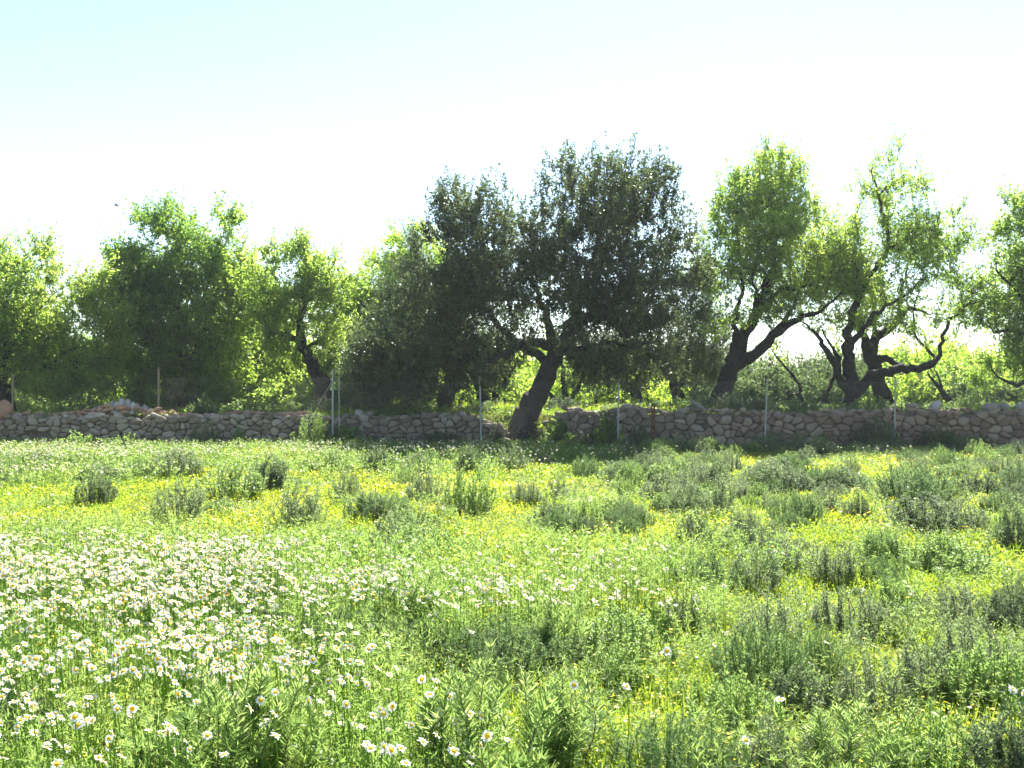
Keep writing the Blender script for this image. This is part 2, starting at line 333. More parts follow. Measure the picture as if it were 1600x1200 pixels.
# ------------------------------------------------------------------ trees
def grow(limbs, att, rng, step=.24, kill=.3, iters=90, up=.08):
    pos, par, rad, fixed = [], [], [], []
    for L in limbs:
        P = np.array(L['p']); R = np.array(L['r']); start = -1
        if pos:
            A = np.array(pos); start = int(np.argmin(((A - P[0]) ** 2).sum(1))); P = np.concatenate([[A[start]], P[1:]])
        seg = np.linalg.norm(np.diff(P, axis=0), axis=1); cum = np.concatenate([[0], np.cumsum(seg)]); n = max(2, int(cum[-1] / step) + 1)
        s = np.linspace(0, cum[-1], n); Q = np.stack([np.interp(s, cum, P[:, k]) for k in range(3)], 1); RR = np.interp(s, cum, R)
        k3 = np.array([.25, .5, .25])       # soften corners
        if n > 3:
            for k in range(3): Q[1:-1, k] = np.convolve(Q[:, k], k3, 'valid')
        Q[1:] += rng.normal(size=Q[1:].shape) * np.minimum(.035, RR[1:, None] * .6)
        last = start
        for q in range(0 if start < 0 else 1, n): pos.append(Q[q]); par.append(last); rad.append(RR[q]); last = len(pos) - 1
    nf = len(pos); pos = [np.array(p) for p in pos]
    A = np.array(att); allow = np.array(rad)
    base = pos[0][2]
    P0 = np.array(pos); okn = (P0[:, 2] > base + .9)    # crown twigs start above the lower trunk
    if not okn.any(): okn[-1] = True
    d2 = ((A[:, None] - P0[None]) ** 2).sum(2); d2[:, ~okn] = 1e9; near = d2.argmin(1); nd = d2.min(1)
    dirs_prev = {}
    for it in range(iters):
        if len(A) == 0: break
        u, inv = np.unique(near, return_inverse=True); PP = np.array([pos[k] for k in u]); v = nrm(A - PP[inv]); acc = np.zeros((len(u), 3)); np.add.at(acc, inv, v)
        acc = nrm(nrm(acc) + rng.normal(size=acc.shape) * .22 + [0, 0, up]); new = PP + acc * step; ids = []
        for k, p in zip(u, new): pos.append(p); par.append(int(k)); rad.append(0); ids.append(len(pos) - 1)
        nn = (A * A).sum(1)[:, None] + (new * new).sum(1)[None] - 2 * A @ new.T; m = nn.min(1); am = nn.argmin(1); b = m < nd
        near[b] = np.array(ids)[am[b]]; nd[b] = m[b]; keep = nd > kill * kill
        A, near, nd = A[keep], near[keep], nd[keep]
    pos = np.array(pos); par = np.array(par); rad = np.array(rad); n = len(pos)
    acc = np.zeros(n); kids = np.zeros(n, int); main = np.full(n, -1)
    e = 2.35; r = np.zeros(n)
    for k in range(n - 1, -1, -1):
        r[k] = max(.0065, acc[k] ** (1 / e)) if k >= nf else max(rad[k], .0065)
        q = par[k]
        if q >= 0:
            acc[q] += r[k] ** e; kids[q] += 1
            if main[q] < 0 or r[k] > r[main[q]]: main[q] = k
    for k in range(nf, n):                  # never thicker than what carries it
        r[k] = min(r[k], r[par[k]] * .85)
    return pos, par, r, kids, main, nf
def skin(g, pos, par, r, main, rng, lump=.1):
    c = np.where(par >= 0)[0]; p = par[c]; d = nrm(pos[c] - pos[p]); pd = np.where((par[p] >= 0)[:, None], nrm(pos[p] - pos[np.maximum(par[p], 0)]), d)
    ismain = main[p] == c; dirn = np.zeros_like(pos); dirn[c] = d
    mc = main[c]; nxt = np.where((mc >= 0)[:, None], nrm(pos[np.maximum(mc, 0)] - pos[c]), d); dn = nrm(d + nxt)     # frame at child
    pm = np.where(ismain[:, None], nrm(pd + d), d); rp = np.where(ismain, r[p], r[c] * 1.15)
    for lo, hi, k in [(.035, 9, 10), (.013, .035, 5), (0, .013, 3)]:
        s = (r[c] >= lo) & (r[c] < hi)
        if not s.any(): continue
        def frame(dd):
            ref = np.tile([.13, .97, .2], (len(dd), 1)); a = nrm(np.cross(dd, ref)); return a, np.cross(dd, a)
        th = np.arange(k) * 2 * math.pi / k
        def ringv(cen, dd, rr):
            a, b = frame(dd); R = rr[:, None] * (1 + (lump * np.sin(th[None] * 3 + cen[:, 2:3] * 3) + lump * .7 * np.sin(th[None] * 2 + cen[:, :1] * 5 + cen[:, 2:3] * 6)) * (rr[:, None] > .05))
            return cen[:, None] + R[..., None] * (a[:, None] * np.cos(th)[None, :, None] + b[:, None] * np.sin(th)[None, :, None])
        V = np.concatenate([ringv(pos[p][s], pm[s], rp[s]), ringv(pos[c][s], dn[s], r[c][s])], 1); m = len(V)
        j = np.arange(k); j2 = (j + 1) % k; q = np.stack([j, j2, k + j2, k + j], 1)
        g.add(V.reshape(-1, 3), (q[None] + (np.arange(m) * 2 * k)[:, None, None]).reshape(-1, 4), .5)
def crown_points(blobs, D, rng, dens, gaps=.45, gscale=.95, maxd=2.3, dflat=.95):
    out = []
    for b in blobs:
        px, py, rp = b[:3]; rp = rp * 1.13 + 2 if rp > 6 else rp; dy = b[3] if len(b) > 3 else 0.; r = rp / F * D; rd = min(r * dflat, maxd); rd = min(max(r * dflat * 1.7, .8), maxd); n = int(4.19 * r * r * rd * dens * 4)
        q = rand_dirs(rng, max(n, 4)) * rng.uniform(0, 1, (max(n, 4), 1)) ** (1 / 2.6); c = at(px, py, D); out.append(c + [0, dy, 0] + q * [r, rd, r])
    A = np.concatenate(out)
    f = .5 * vnoise(A[:, 0] * gscale, A[:, 2] * gscale, 7) + .5 * vnoise(A[:, 1] * gscale + 9, A[:, 2] * gscale * 1.1 + A[:, 0], 8)
    return A[f > gaps * .9] if len(A) > 80 else A
STY = {  # twigs per node, twig length, leaves per twig, leaf length, leaf width, upward pull, spread
    'almond': dict(tw=3.0, tl=(.2, .45), lv=9, L=.115, W=.05, up=.5, droop=.5),
    'dense': dict(tw=3.2, tl=(.2, .45), lv=9, L=.12, W=.058, up=.5, droop=.4),
    'carob': dict(tw=2.5, tl=(.18, .4), lv=11, L=.09, W=.048, up=.7, droop=.1),
    'olive': dict(tw=4, tl=(.2, .45), lv=13, L=.075, W=.026, up=.4, droop=.2),
    'far': dict(tw=4.5, tl=(.25, .5), lv=16, L=.12, W=.06, up=.4, droop=.3)}
def make_tree(name, label, cat, D, limbs, blobs, leaf, bark, sty, seed, dens=9., gaps=.45, lvmul=1., group=None, step=.17, flat=.95, topshoots=(), lump=.1, tintmap=None, maxd=2.3):
    rng = np.random.default_rng(seed); st = STY[sty]; LL = []
    for L in limbs:                         # each limb: list of (px, py, radius px, depth offset)
        P = [at(a[0], a[1], D) + [0, a[3] if len(a) > 3 else 0, 0] for a in L]; LL.append(dict(p=P, r=[a[2] * min(1, a[2] / 7) ** .7 / F * D for a in L]))
    root = LL[0]['p'][0]; base = np.array([root[0], root[1], float(gz(root[0], root[1])) - .12])
    if LL[0]['p'][0][2] > base[2]: LL[0]['p'].insert(0, base); LL[0]['r'].insert(0, LL[0]['r'][0] * 1.25)
    org = np.array([root[0], root[1], float(gz(root[0], root[1]))])
    A = crown_points(blobs, D, rng, dens, gaps, dflat=flat, maxd=maxd); A = A[A[:, 2] > org[2] + .15]
    pos, par, r, kids, main, nf = grow(LL, A, rng, step=step, kill=step * 1.25)
    gw = Geo(); skin(gw, pos - org, par, r, main, rng, lump)
    thin = np.where(((r < .022) & (np.arange(len(pos)) >= nf)) | ((r < .06) & (np.arange(len(pos)) < nf) & (pos[:, 2] > org[2] + 1.3)))[0]; thin = thin if len(thin) else np.array([len(pos) - 1]); cl = .6 * vnoise(pos[thin, 0] * 2.3 + pos[thin, 1] * .9, pos[thin, 2] * 2.3, 41) + .4 * vnoise(pos[thin, 0] * 4.2, pos[thin, 2] * 4.2 + pos[thin, 1] * 1.7, 42); cnt = rng.poisson(st['tw'] * np.clip((cl - .34) * 5.6, .08, 2.8), len(thin)) + (kids[thin] == 0) * 2 + 1 * (len(thin) < 9)
    idx = np.repeat(thin, cnt); m = len(idx); d0 = nrm(pos[idx] - pos[par[idx]])
    td = nrm(d0 * .9 + rand_dirs(rng, m) * .85 + np.array([0, 0, st['up'] * .7])); tip = (kids[idx] == 0)[:, None]; tl = rng.uniform(*st['tl'], m) * np.where(tip[:, 0], 1.7, 1); sh = tip & (rng.uniform(0, 1, (m, 1)) < .13); tl = tl * np.where(sh[:, 0], 1.5, 1); td = nrm(td + tip * np.array([0, 0, .5]) + sh * np.array([0, 0, 1.2]))
    P0 = pos[idx] - org; P1 = P0 + td * tl[:, None] * .5; P2 = P1 + nrm(td + [0, 0, .25] + rand_dirs(rng, m) * .25) * tl[:, None] * .5
    V = np.empty((m, 9, 3)); th = np.arange(3) * 2.094
    for q, (P, rr) in enumerate([(P0, .0055), (P1, .004), (P2, .002)]):
        for k in range(3): V[:, q * 3 + k] = P + rr * np.stack([np.cos(th[k]) * np.ones(m), np.sin(th[k]) * np.ones(m), np.zeros(m)], 1)
    q = np.array([[l * 3 + k, l * 3 + (k + 1) % 3, l * 3 + 3 + (k + 1) % 3, l * 3 + 3 + k] for l in range(2) for k in range(3)])
    gw.add(V.reshape(-1, 3), (q[None] + (np.arange(m) * 9)[:, None, None]).reshape(-1, 4), .5, 1)
    lv = max(2, int(st['lv'] * lvmul)); s = rng.choice([.3, .55, .8, 1.0], (m, lv, 1)) + rng.normal(0, .035, (m, lv, 1)); base_t = rng.normal(.5, .12, (m, 1))
    LP = np.where(s < .5, P0[:, None] + (P1 - P0)[:, None] * s * 2, P1[:, None] + (P2 - P1)[:, None] * (s * 2 - 1)).reshape(-1, 3)
    n = len(LP); ld = nrm(np.repeat(td, lv, 0) * .5 + rand_dirs(rng, n) + np.array([0, 0, .15 - st['droop']]))
    nn = nrm(rand_dirs(rng, n) + [0, 0, .6]); tt = (np.repeat(base_t, lv, 1).ravel() + rng.normal(0, .16, n))
    big = .5 * vnoise((LP[:, 0] + org[0]) * .7, LP[:, 2] * .7, 21) + .5 * vnoise(LP[:, 0] * 1.9, LP[:, 2] * 1.9 + LP[:, 1], 22); tt += (big - .5) * .7
    if tintmap: tt += tintmap(*(pix(LP[:, 0] + org[0], LP[:, 1] + org[1], LP[:, 2] + org[2])))
    gl = Geo(); leafquads(gl, LP, ld, nn, st['L'] * rng.uniform(.65, 1.35, n), st['W'] * rng.uniform(.75, 1.2, n), np.clip(tt, 0, 1), .22)
    print('TREE', label[:40], 'att', len(A), 'nodes', len(pos), nf, 'thin', len(thin), 'leaves', n)
    o = empty(name, tuple(org)); tag(o, label, cat, group)
    gw.build('trunk', [M[bark], M['twig']], o); gl.build('crown', M[leaf], o)
    return o

# the big carob on the wall line
make_tree('carob_tree', 'large dark carob tree with a thick leaning trunk standing in the gap of the wall', 'tree', 29.6,
  [[(812, 690, 25, .25), (822, 655, 20, .25), (840, 615, 16.5, .1), (857, 580, 14), (872, 550, 12)],
   [(870, 553, 9), (850, 537, 7.5, -.1), (822, 534, 7, -.3), (795, 548, 7, -.5), (770, 565, 4.5, -.7), (740, 580, 3, -.8)],
   [(868, 555, 13), (885, 525, 11, .2), (896, 500, 10, .3), (905, 470, 8, .4), (920, 430, 6, .5), (935, 380, 4.5, .4), (940, 330, 3, .2)],
   [(866, 550, 11), (862, 520, 8, .3), (850, 480, 6, .7), (835, 440, 5, .8), (815, 395, 4, .7)],
   [(855, 560, 9), (835, 548, 7.5, .2), (800, 530, 6.5, .4), (765, 490, 5.5, .5), (740, 440, 4.5, .5), (725, 380, 3, .3)],
   [(875, 556, 6.5), (905, 545, 5.5, -.3), (945, 535, 4.5, -.6), (985, 545, 3.5, -.8), (1020, 535, 2.5, -.8)],
   [(890, 515, 8), (930, 490, 6.5, -.3), (975, 450, 5, -.4), (1010, 400, 3.5, -.2)]],
  [(770, 590, 26, -.8), (925, 578, 28, -.8), (965, 600, 20, -.5), (805, 572, 20, -.9), (900, 560, 22, -.9), (835, 520, 26, -1), (845, 375, 32), (825, 425, 40), (880, 400, 45), (850, 330, 16), (905, 290, 38), (945, 300, 42), (985, 290, 34), (1025, 295, 26), (880, 270, 16), (1045, 290, 12), (900, 250, 10), (860, 292, 14), (1030, 330, 26), (1040, 275, 9), (1000, 262, 12), (950, 262, 12), (690, 315, 9), (915, 350, 55), (970, 350, 60), (1015, 360, 42), (1040, 400, 45),
   (1070, 365, 22), (710, 330, 30), (745, 325, 26), (700, 365, 32), (780, 330, 22), (815, 350, 26), (755, 300, 12), (720, 300, 12), (790, 300, 10), (735, 385, 45), (790, 400, 50), (840, 400, 45), (870, 340, 22), (700, 430, 45), (760, 460, 60),
   (660, 400, 18), (680, 480, 45), (720, 520, 50), (830, 460, 60), (900, 430, 65), (960, 440, 65), (1020, 470, 55), (1065, 440, 38), (1060, 500, 40), (980, 510, 50), (1010, 550, 38), (900, 490, 45), (780, 520, 45), (740, 570, 35), (690, 560, 40), (960, 560, 25), (1060, 550, 25), (800, 560, 25), (1000, 585, 28), (950, 590, 20), (1050, 590, 24), (650, 600, 30), (590, 600, 28), (700, 600, 22), (570, 560, 26), (620, 540, 30)],
  'carob', 'carob_bark', 'carob', 101, dens=10, gaps=.43, lump=.09, flat=1.0)
make_tree('wild_olive_tree', 'silvery dark olive tree filling the space left of the carob above the broken wall', 'tree', 32.5,
  [[(690, 648, 13), (698, 620, 12), (715, 590, 9), (722, 555, 6), (715, 500, 4)], [(712, 596, 6), (690, 565, 5, -.3), (650, 540, 3.5, -.4), (610, 530, 2.5, -.3)], [(700, 615, 5), (740, 590, 4, .3), (770, 560, 3, .4)]],
  [(600, 540, 42), (570, 580, 35), (640, 510, 45), (610, 480, 30), (680, 540, 45), (640, 580, 40), (690, 590, 28), (740, 540, 40), (660, 460, 40), (720, 470, 40), (600, 610, 20), (640, 430, 22), (650, 390, 14), (635, 365, 8)],
  'olive', 'carob_bark', 'olive', 102, dens=12, gaps=.42)
make_tree('almond_tree', 'bright almond tree with drooping sprays at the left edge behind a reddish boulder', 'tree', 32.,
  [[(12, 640, 14), (5, 618, 12), (-20, 590, 8), (-60, 540, 6), (-90, 490, 4)], [(6, 622, 10), (10, 590, 7, -.3), (20, 560, 5, -.5), (45, 520, 4, -.6), (80, 480, 3, -.6)],
   [(8, 612, 7), (40, 590, 5, -.2), (80, 570, 4, -.3), (120, 545, 2.6, -.3)], [(8, 598, 6), (2, 550, 5, .3), (10, 500, 4, .4), (20, 450, 3, .4), (15, 410, 2, .4)], [(10, 605, 5), (35, 565, 4, .5), (65, 520, 3, .7), (95, 470, 2, .8)]],
  [(-80, 430, 70), (0, 420, 35), (5, 385, 14), (40, 455, 40), (-10, 480, 60), (60, 430, 24), (110, 440, 26), (85, 480, 42), (140, 475, 32), (40, 520, 50), (120, 520, 42), (165, 520, 22), (90, 560, 38), (150, 560, 28), (50, 585, 25), (-60, 540, 50), (190, 550, 12), (175, 440, 14), (185, 500, 18), (150, 600, 26), (60, 610, 24), (130, 600, 18), (60, 385, 7), (-20, 450, 50), (60, 470, 45), (120, 460, 30), (30, 560, 45), (100, 600, 35)],
  'almond', 'bark', 'almond', 103, dens=12, gaps=.38, tintmap=lambda px, py: np.clip((px - 20) / 220, -.05, .45))  # leaf tint rises rightward: the sun's brightening put into the colour
make_tree('almond_tree', 'tall dense deep green tree with a bushy rounded top at left', 'tree', 35.,
  [[(285, 648, 14), (283, 610, 12), (280, 560, 10), (275, 500, 8), (280, 440, 5), (290, 380, 3)], [(282, 590, 8), (310, 550, 6, -.3), (335, 500, 4.5, -.4), (345, 440, 3, -.3)],
   [(282, 600, 8), (255, 565, 6, -.3), (230, 520, 5, -.4), (215, 460, 3, -.3)], [(280, 560, 6), (270, 500, 5, .7), (260, 430, 4, .8)], [(282, 560, 6), (300, 510, 5, .7), (315, 430, 3, .8)]],
  [(270, 365, 36), (310, 360, 34), (345, 352, 18), (240, 355, 18), (300, 335, 12), (205, 385, 18), (350, 390, 26), (225, 420, 45), (290, 430, 60), (345, 430, 40), (190, 420, 18), (205, 470, 35), (250, 490, 62), (320, 500, 62), (375, 470, 30), (370, 520, 38), (215, 540, 38), (280, 570, 60), (345, 575, 48), (230, 600, 36), (300, 615, 30), (265, 330, 8), (340, 330, 6), (190, 500, 20), (185, 560, 24), (400, 460, 16), (170, 440, 9), (365, 345, 7), (215, 345, 8)],
  'almond_deep', 'bark', 'dense', 104, dens=8, gaps=.43, tintmap=lambda px, py: np.clip((px - 280) / 130, 0.12, .55))  # right side painted lighter, as the back-right sun would show it
make_tree('almond_tree', 'slim almond tree with a dark crooked trunk behind the paired fence posts', 'tree', 33.5,
  [[(512, 650, 15), (508, 620, 14), (500, 590, 12), (484, 560, 9.5), (470, 535, 8.5), (470, 505, 6), (475, 470, 4.5), (468, 420, 3)], [(470, 535, 6), (450, 525, 5, -.2), (432, 524, 4, -.3), (415, 500, 3, -.3)],
   [(478, 550, 6), (500, 530, 5, .3), (520, 490, 4, .4), (530, 450, 3, .4)], [(472, 500, 5), (490, 460, 4, -.4), (500, 420, 3, -.4)]],
  [(470, 402, 20), (455, 425, 26), (495, 430, 30), (435, 450, 28), (465, 465, 36), (510, 465, 30), (430, 490, 30), (530, 480, 22), (490, 500, 30), (440, 530, 28), (520, 520, 24), (410, 470, 16), (470, 385, 7), (400, 430, 14), (550, 440, 14), (420, 400, 8), (545, 500, 20), (440, 570, 24), (510, 560, 20)],
  'almond', 'bark', 'almond', 105, dens=14, gaps=.38, tintmap=lambda px, py: .12)
make_tree('almond_tree', 'tall leaning almond tree with a forked dark trunk right of the carob', 'tree', 32.5,
  [[(1118, 648, 19), (1128, 620, 15), (1138, 595, 13), (1142, 568, 14), (1152, 552, 11), (1168, 520, 8.5, .2), (1186, 485, 8, .2), (1196, 450, 7, .2), (1212, 415, 5, .2), (1215, 370, 4, .1), (1205, 310, 2.5)],
   [(1146, 566, 11), (1172, 556, 9, -.2), (1198, 535, 7.5, -.3), (1215, 515, 7, -.4), (1240, 500, 5.5, -.5), (1270, 490, 4, -.6), (1305, 460, 3, -.6)],
   [(1205, 525, 6), (1222, 505, 5, -.2), (1240, 480, 4, 0), (1255, 440, 3, .1), (1275, 390, 2.5, .1)], [(1150, 550, 7), (1150, 510, 5, .3), (1165, 450, 4, .4), (1160, 390, 3, .4), (1150, 330, 2, .3)],
   [(1190, 470, 5), (1215, 455, 4, -.4), (1255, 450, 3.2, -.6), (1290, 430, 2.5, -.6)], [(1185, 490, 5), (1172, 440, 4, -.4), (1180, 380, 3, -.6), (1170, 330, 2, -.5)], [(1215, 400, 4), (1250, 360, 3, .5), (1280, 330, 2, .4)], [(1190, 475, 5), (1215, 440, 4, .8), (1240, 380, 3, 1.)]],
  [(1200, 265, 26), (1190, 246, 10), (1235, 275, 24), (1160, 275, 18), (1140, 290, 14), (1170, 310, 36), (1225, 320, 42), (1270, 310, 28), (1300, 310, 14), (1140, 345, 26), (1195, 370, 52), (1255, 370, 48), (1295, 355, 22), (1140, 400, 32), (1190, 430, 45), (1250, 430, 48), (1295, 400, 32), (1300, 450, 36), (1330, 420, 18), (1325, 490, 22), (1270, 475, 30), (1130, 450, 30), (1160, 480, 32), (1115, 420, 20), (1290, 505, 20), (1340, 505, 20), (1120, 500, 26), (1220, 480, 26), (1165, 425, 40), (1300, 440, 40), (1100, 400, 16), (1360, 500, 10), (1320, 530, 12), (1330, 375, 24), (1318, 335, 14), (1345, 445, 26), (1288, 322, 28), (1312, 352, 24), (1262, 290, 18), (1335, 400, 22), (1135, 315, 16), (1108, 375, 18), (1095, 440, 18), (1350, 480, 18), (1125, 315, 8)],
  'almond', 'bark', 'almond', 106, dens=11, gaps=.4, lvmul=.8, tintmap=lambda px, py: np.clip((px - 1180) / 250, -.1, .35))  # sunlit right half of the crown painted in through the leaf tint
make_tree('almond_tree', 'airy old almond tree with several black sprawling trunks near the right edge', 'tree', 32.,
  [[(1330, 640, 13), (1330, 610, 11.5), (1326, 575, 9.5), (1322, 545, 8.5), (1328, 505, 6.3), (1340, 465, 6), (1362, 430, 5), (1385, 395, 4.5), (1390, 365, 4), (1378, 330, 3.5), (1372, 295, 3), (1362, 265, 2)],
   [(1333, 615, 11), (1348, 598, 8, -.2), (1372, 584, 7.2, -.4), (1410, 575, 6.8, -.5), (1438, 574, 6.3, -.5), (1455, 562, 5.2, -.5), (1462, 540, 4, -.4), (1475, 505, 4, -.3), (1500, 485, 3.5, -.2), (1520, 470, 2.5)],
   [(1330, 618, 8), (1312, 595, 7, -.1), (1302, 568, 6.5, -.2), (1285, 545, 5, -.3), (1272, 525, 4, -.4), (1255, 510, 3, -.5), (1240, 498, 2, -.5)],
   [(1306, 585, 5), (1315, 560, 5, .2), (1305, 540, 3.5, .3), (1290, 515, 2.5, .3)], [(1345, 460, 5), (1335, 420, 4, .4), (1330, 370, 3, .5), (1350, 320, 2, .4)], [(1388, 385, 4), (1415, 370, 3, -.3), (1445, 350, 2.5, -.3)], [(1376, 310, 3), (1395, 285, 2.2, .2), (1420, 270, 1.8, .2)],
   [(1326, 545, 6), (1350, 505, 5, -.4), (1375, 480, 4, -.5), (1405, 465, 3, -.5)], [(1455, 560, 4), (1435, 520, 3, .4), (1440, 470, 2.5, .5)]],
  [(1385, 262, 20), (1365, 275, 14), (1415, 280, 20), (1440, 300, 16), (1350, 305, 18), (1400, 310, 26), (1340, 350, 26), (1455, 340, 24), (1480, 350, 14), (1400, 360, 38), (1360, 400, 34), (1430, 400, 40), (1480, 400, 24), (1500, 420, 16), (1345, 450, 22), (1400, 450, 36), (1460, 450, 36), (1500, 460, 20), (1345, 510, 20), (1440, 490, 30), (1490, 490, 20), (1395, 240, 10), (1335, 300, 8), (1380, 500, 18), (1508, 375, 20), (1520, 430, 26), (1528, 480, 24), (1490, 520, 22), (1440, 520, 20), (1470, 450, 30), (1410, 510, 18), (1495, 330, 8), (1322, 315, 9)],
  'almond', 'bark', 'almond', 107, dens=12, gaps=.34, lvmul=.62, tintmap=lambda px, py: np.clip((1400 - px) / 300, 0, .25))
make_tree('almond_tree', 'almond tree with a thick black leaning second trunk behind the last fence post', 'tree', 33.5,
  [[(1388, 645, 15), (1378, 610, 12), (1368, 578, 11), (1360, 555, 10), (1352, 535, 8, -.1), (1340, 520, 5, -.3), (1330, 505, 4, -.4)], [(1364, 560, 8), (1378, 560, 6, -.4), (1395, 566, 5, -.5), (1402, 580, 3, -.5)],
   [(1364, 560, 8), (1370, 530, 7.5, .2), (1385, 515, 7, .3), (1405, 505, 6.5, .4), (1412, 492, 6, .4), (1425, 480, 5, .5), (1445, 478, 4, .5), (1460, 490, 3, .5)], [(1370, 530, 5), (1372, 480, 4, .6), (1385, 430, 3, .8), (1400, 380, 2.3, .8)], [(1410, 492, 4), (1414, 450, 3.5, .3), (1430, 400, 2.5, .4)]],
  [(1385, 430, 30), (1420, 420, 30), (1440, 460, 26), (1350, 490, 16), (1370, 470, 18), (1470, 490, 24), (1400, 390, 22), (1460, 520, 16)],
  'almond', 'bark', 'almond', 108, dens=11, gaps=.38, lvmul=.6)
make_tree('almond_tree', 'leafy almond tree with a low curving branch cut off by the right edge', 'tree', 32.5,
  [[(1665, 645, 14), (1660, 600, 12), (1650, 560, 10), (1645, 500, 8), (1630, 440, 5), (1610, 380, 3)], [(1660, 600, 8), (1630, 600, 6, -.3), (1595, 595, 5, -.5), (1565, 602, 4, -.6), (1545, 590, 3, -.6), (1530, 570, 2, -.6)], [(1650, 560, 7), (1610, 530, 5, -.3), (1575, 515, 4, -.4), (1545, 520, 3, -.4)],
   [(1645, 500, 6), (1600, 460, 4, .3), (1565, 420, 3, .3)], [(1640, 470, 5), (1670, 400, 4, .3), (1660, 340, 3, .3)]],
  [(1600, 325, 22), (1590, 300, 8), (1640, 350, 40), (1575, 370, 22), (1610, 390, 42), (1560, 410, 22), (1555, 450, 28), (1600, 460, 48), (1650, 450, 60), (1570, 500, 32), (1545, 530, 20), (1610, 530, 42), (1560, 560, 26), (1590, 590, 30), (1540, 590, 20), (1650, 560, 50), (1535, 385, 12), (1530, 440, 16), (1525, 500, 18), (1690, 400, 60), (1690, 500, 60)],
  'almond', 'bark', 'almond', 109, dens=10, gaps=.44, tintmap=lambda px, py: -.08)
# smaller trees behind
make_tree('almond_tree', 'bright green almond tree rising behind the olive, left of the carob', 'tree', 39.,
  [[(640, 640, 9), (640, 590, 8), (635, 520, 6), (630, 450, 4), (635, 400, 3)], [(638, 560, 5), (600, 510, 4), (585, 460, 3)], [(638, 540, 5), (680, 490, 4), (700, 440, 3)]],
  [(630, 385, 22), (615, 370, 10), (650, 375, 18), (600, 430, 28), (640, 430, 36), (680, 410, 32), (575, 450, 22), (590, 480, 34), (560, 480, 16), (640, 490, 45), (690, 470, 36), (590, 530, 40), (560, 540, 30), (650, 550, 45), (700, 530, 30), (550, 590, 34), (600, 600, 30)],
  'almond_bright', 'bark', 'dense', 110, dens=7, gaps=.36)
make_tree('almond_tree', 'bright green almond tree between the bushy tree and the slim crooked one', 'tree', 39.,
  [[(405, 640, 9), (400, 590, 8), (400, 530, 6), (405, 480, 4)], [(402, 570, 5), (430, 530, 4), (445, 490, 3)], [(402, 570, 5), (380, 530, 4), (370, 490, 3)]],
  [(395, 450, 20), (410, 475, 28), (385, 495, 34), (430, 500, 30), (400, 540, 45), (445, 560, 36), (370, 580, 40), (420, 600, 40), (470, 590, 30), (380, 440, 12), (350, 610, 24), (540, 470, 22), (535, 520, 26), (530, 570, 26)],
  'almond_bright', 'bark', 'dense', 111, dens=7, gaps=.36)
for (lab, base, limbs2, blobs, leaf, sd_) in [
    ('small many stemmed tree just right of the carob trunk above the wall', 35., [[(888, 642, 7), (884, 620, 6), (880, 590, 5), (878, 560, 3)], [(888, 635, 5), (902, 610, 5), (912, 585, 3.5), (930, 560, 2.5)], [(886, 632, 5), (865, 622, 4.5), (850, 605, 3.5), (845, 580, 2)]], [(885, 570, 28), (920, 560, 28), (945, 580, 26), (855, 580, 16), (910, 600, 20), (960, 550, 22)], 'olive', 201),
    ('short pollarded tree with thin pale shoots behind the wall left of the rusty post', 34.5, [[(992, 642, 11), (994, 620, 9), (992, 608, 9)], [(990, 612, 5), (980, 592, 3.5), (972, 570, 2.5)], [(993, 610, 5), (998, 590, 3.5), (1005, 565, 2.5)], [(992, 611, 4), (1008, 598, 3), (1020, 575, 2)]], [(975, 560, 26), (1005, 550, 28), (1030, 575, 22), (985, 590, 14)], 'olive', 202),
    ('dark small tree between the rusty post and the leaning forked almond', 34., [[(1062, 645, 12), (1060, 620, 10), (1052, 595, 7), (1040, 570, 5), (1025, 535, 3)], [(1060, 612, 6), (1070, 585, 5), (1075, 550, 4), (1085, 510, 3)]], [(1060, 560, 28), (1090, 570, 28), (1085, 600, 22), (1110, 470, 26), (1095, 440, 20), (1120, 520, 26), (1130, 560, 20), (1075, 520, 26), (1105, 545, 26), (1050, 510, 26), (1100, 500, 26), (1115, 590, 18), (1090, 620, 12)], 'olive', 203),
    ('gnarled double trunked tree behind the broken wall left of the carob trunk', 36., [[(765, 642, 10), (755, 618, 8), (742, 595, 6), (725, 570, 4)], [(768, 640, 8), (780, 612, 6.5), (790, 590, 5), (805, 570, 3)]], [(745, 565, 26), (790, 560, 26), (770, 580, 22), (720, 580, 20)], 'olive', 204),
    ('half hidden tree with a short dark trunk left of the olive', 36., [[(600, 642, 9), (605, 615, 8), (612, 590, 6), (618, 560, 4)]], [(610, 570, 30), (580, 590, 26), (640, 590, 24)], 'scrub', 205)]:
    make_tree('small_tree', lab, 'tree', base, limbs2, blobs, leaf, 'bark', 'olive', sd_, dens=11, gaps=.45)
# lone leaning stems
make_tree('leaning_stem', 'bare curved dark stem leaning left in the open gap right of the forked almond', 'stem', 33., [[(1254, 632, 5), (1252, 610, 4.5), (1244, 592, 4), (1228, 575, 3.2), (1214, 558, 2.6), (1204, 543, 2)]], [(1204, 538, 5)], 'almond', 'bark', 'almond', 301, dens=4)
make_tree('leaning_stem', 'thin black stem slanting left below the sprawling almond trunks', 'stem', 32.6, [[(1276, 638, 5.5), (1288, 622, 5), (1296, 605, 4.5), (1304, 585, 4), (1308, 560, 3)]], [(1308, 548, 6)], 'almond', 'bark', 'almond', 302, dens=4)
make_tree('leaning_stem', 'forked dark bent stem behind the wall between the last post and the right edge', 'stem', 32.6, [[(1492, 642, 5.5), (1486, 624, 5.5), (1472, 612, 5), (1460, 596, 3.5), (1450, 582, 2.5)], [(1474, 612, 3.5), (1468, 592, 3), (1458, 572, 2)]], [(1450, 575, 5), (1456, 566, 5)], 'almond', 'bark', 'almond', 303, dens=4)
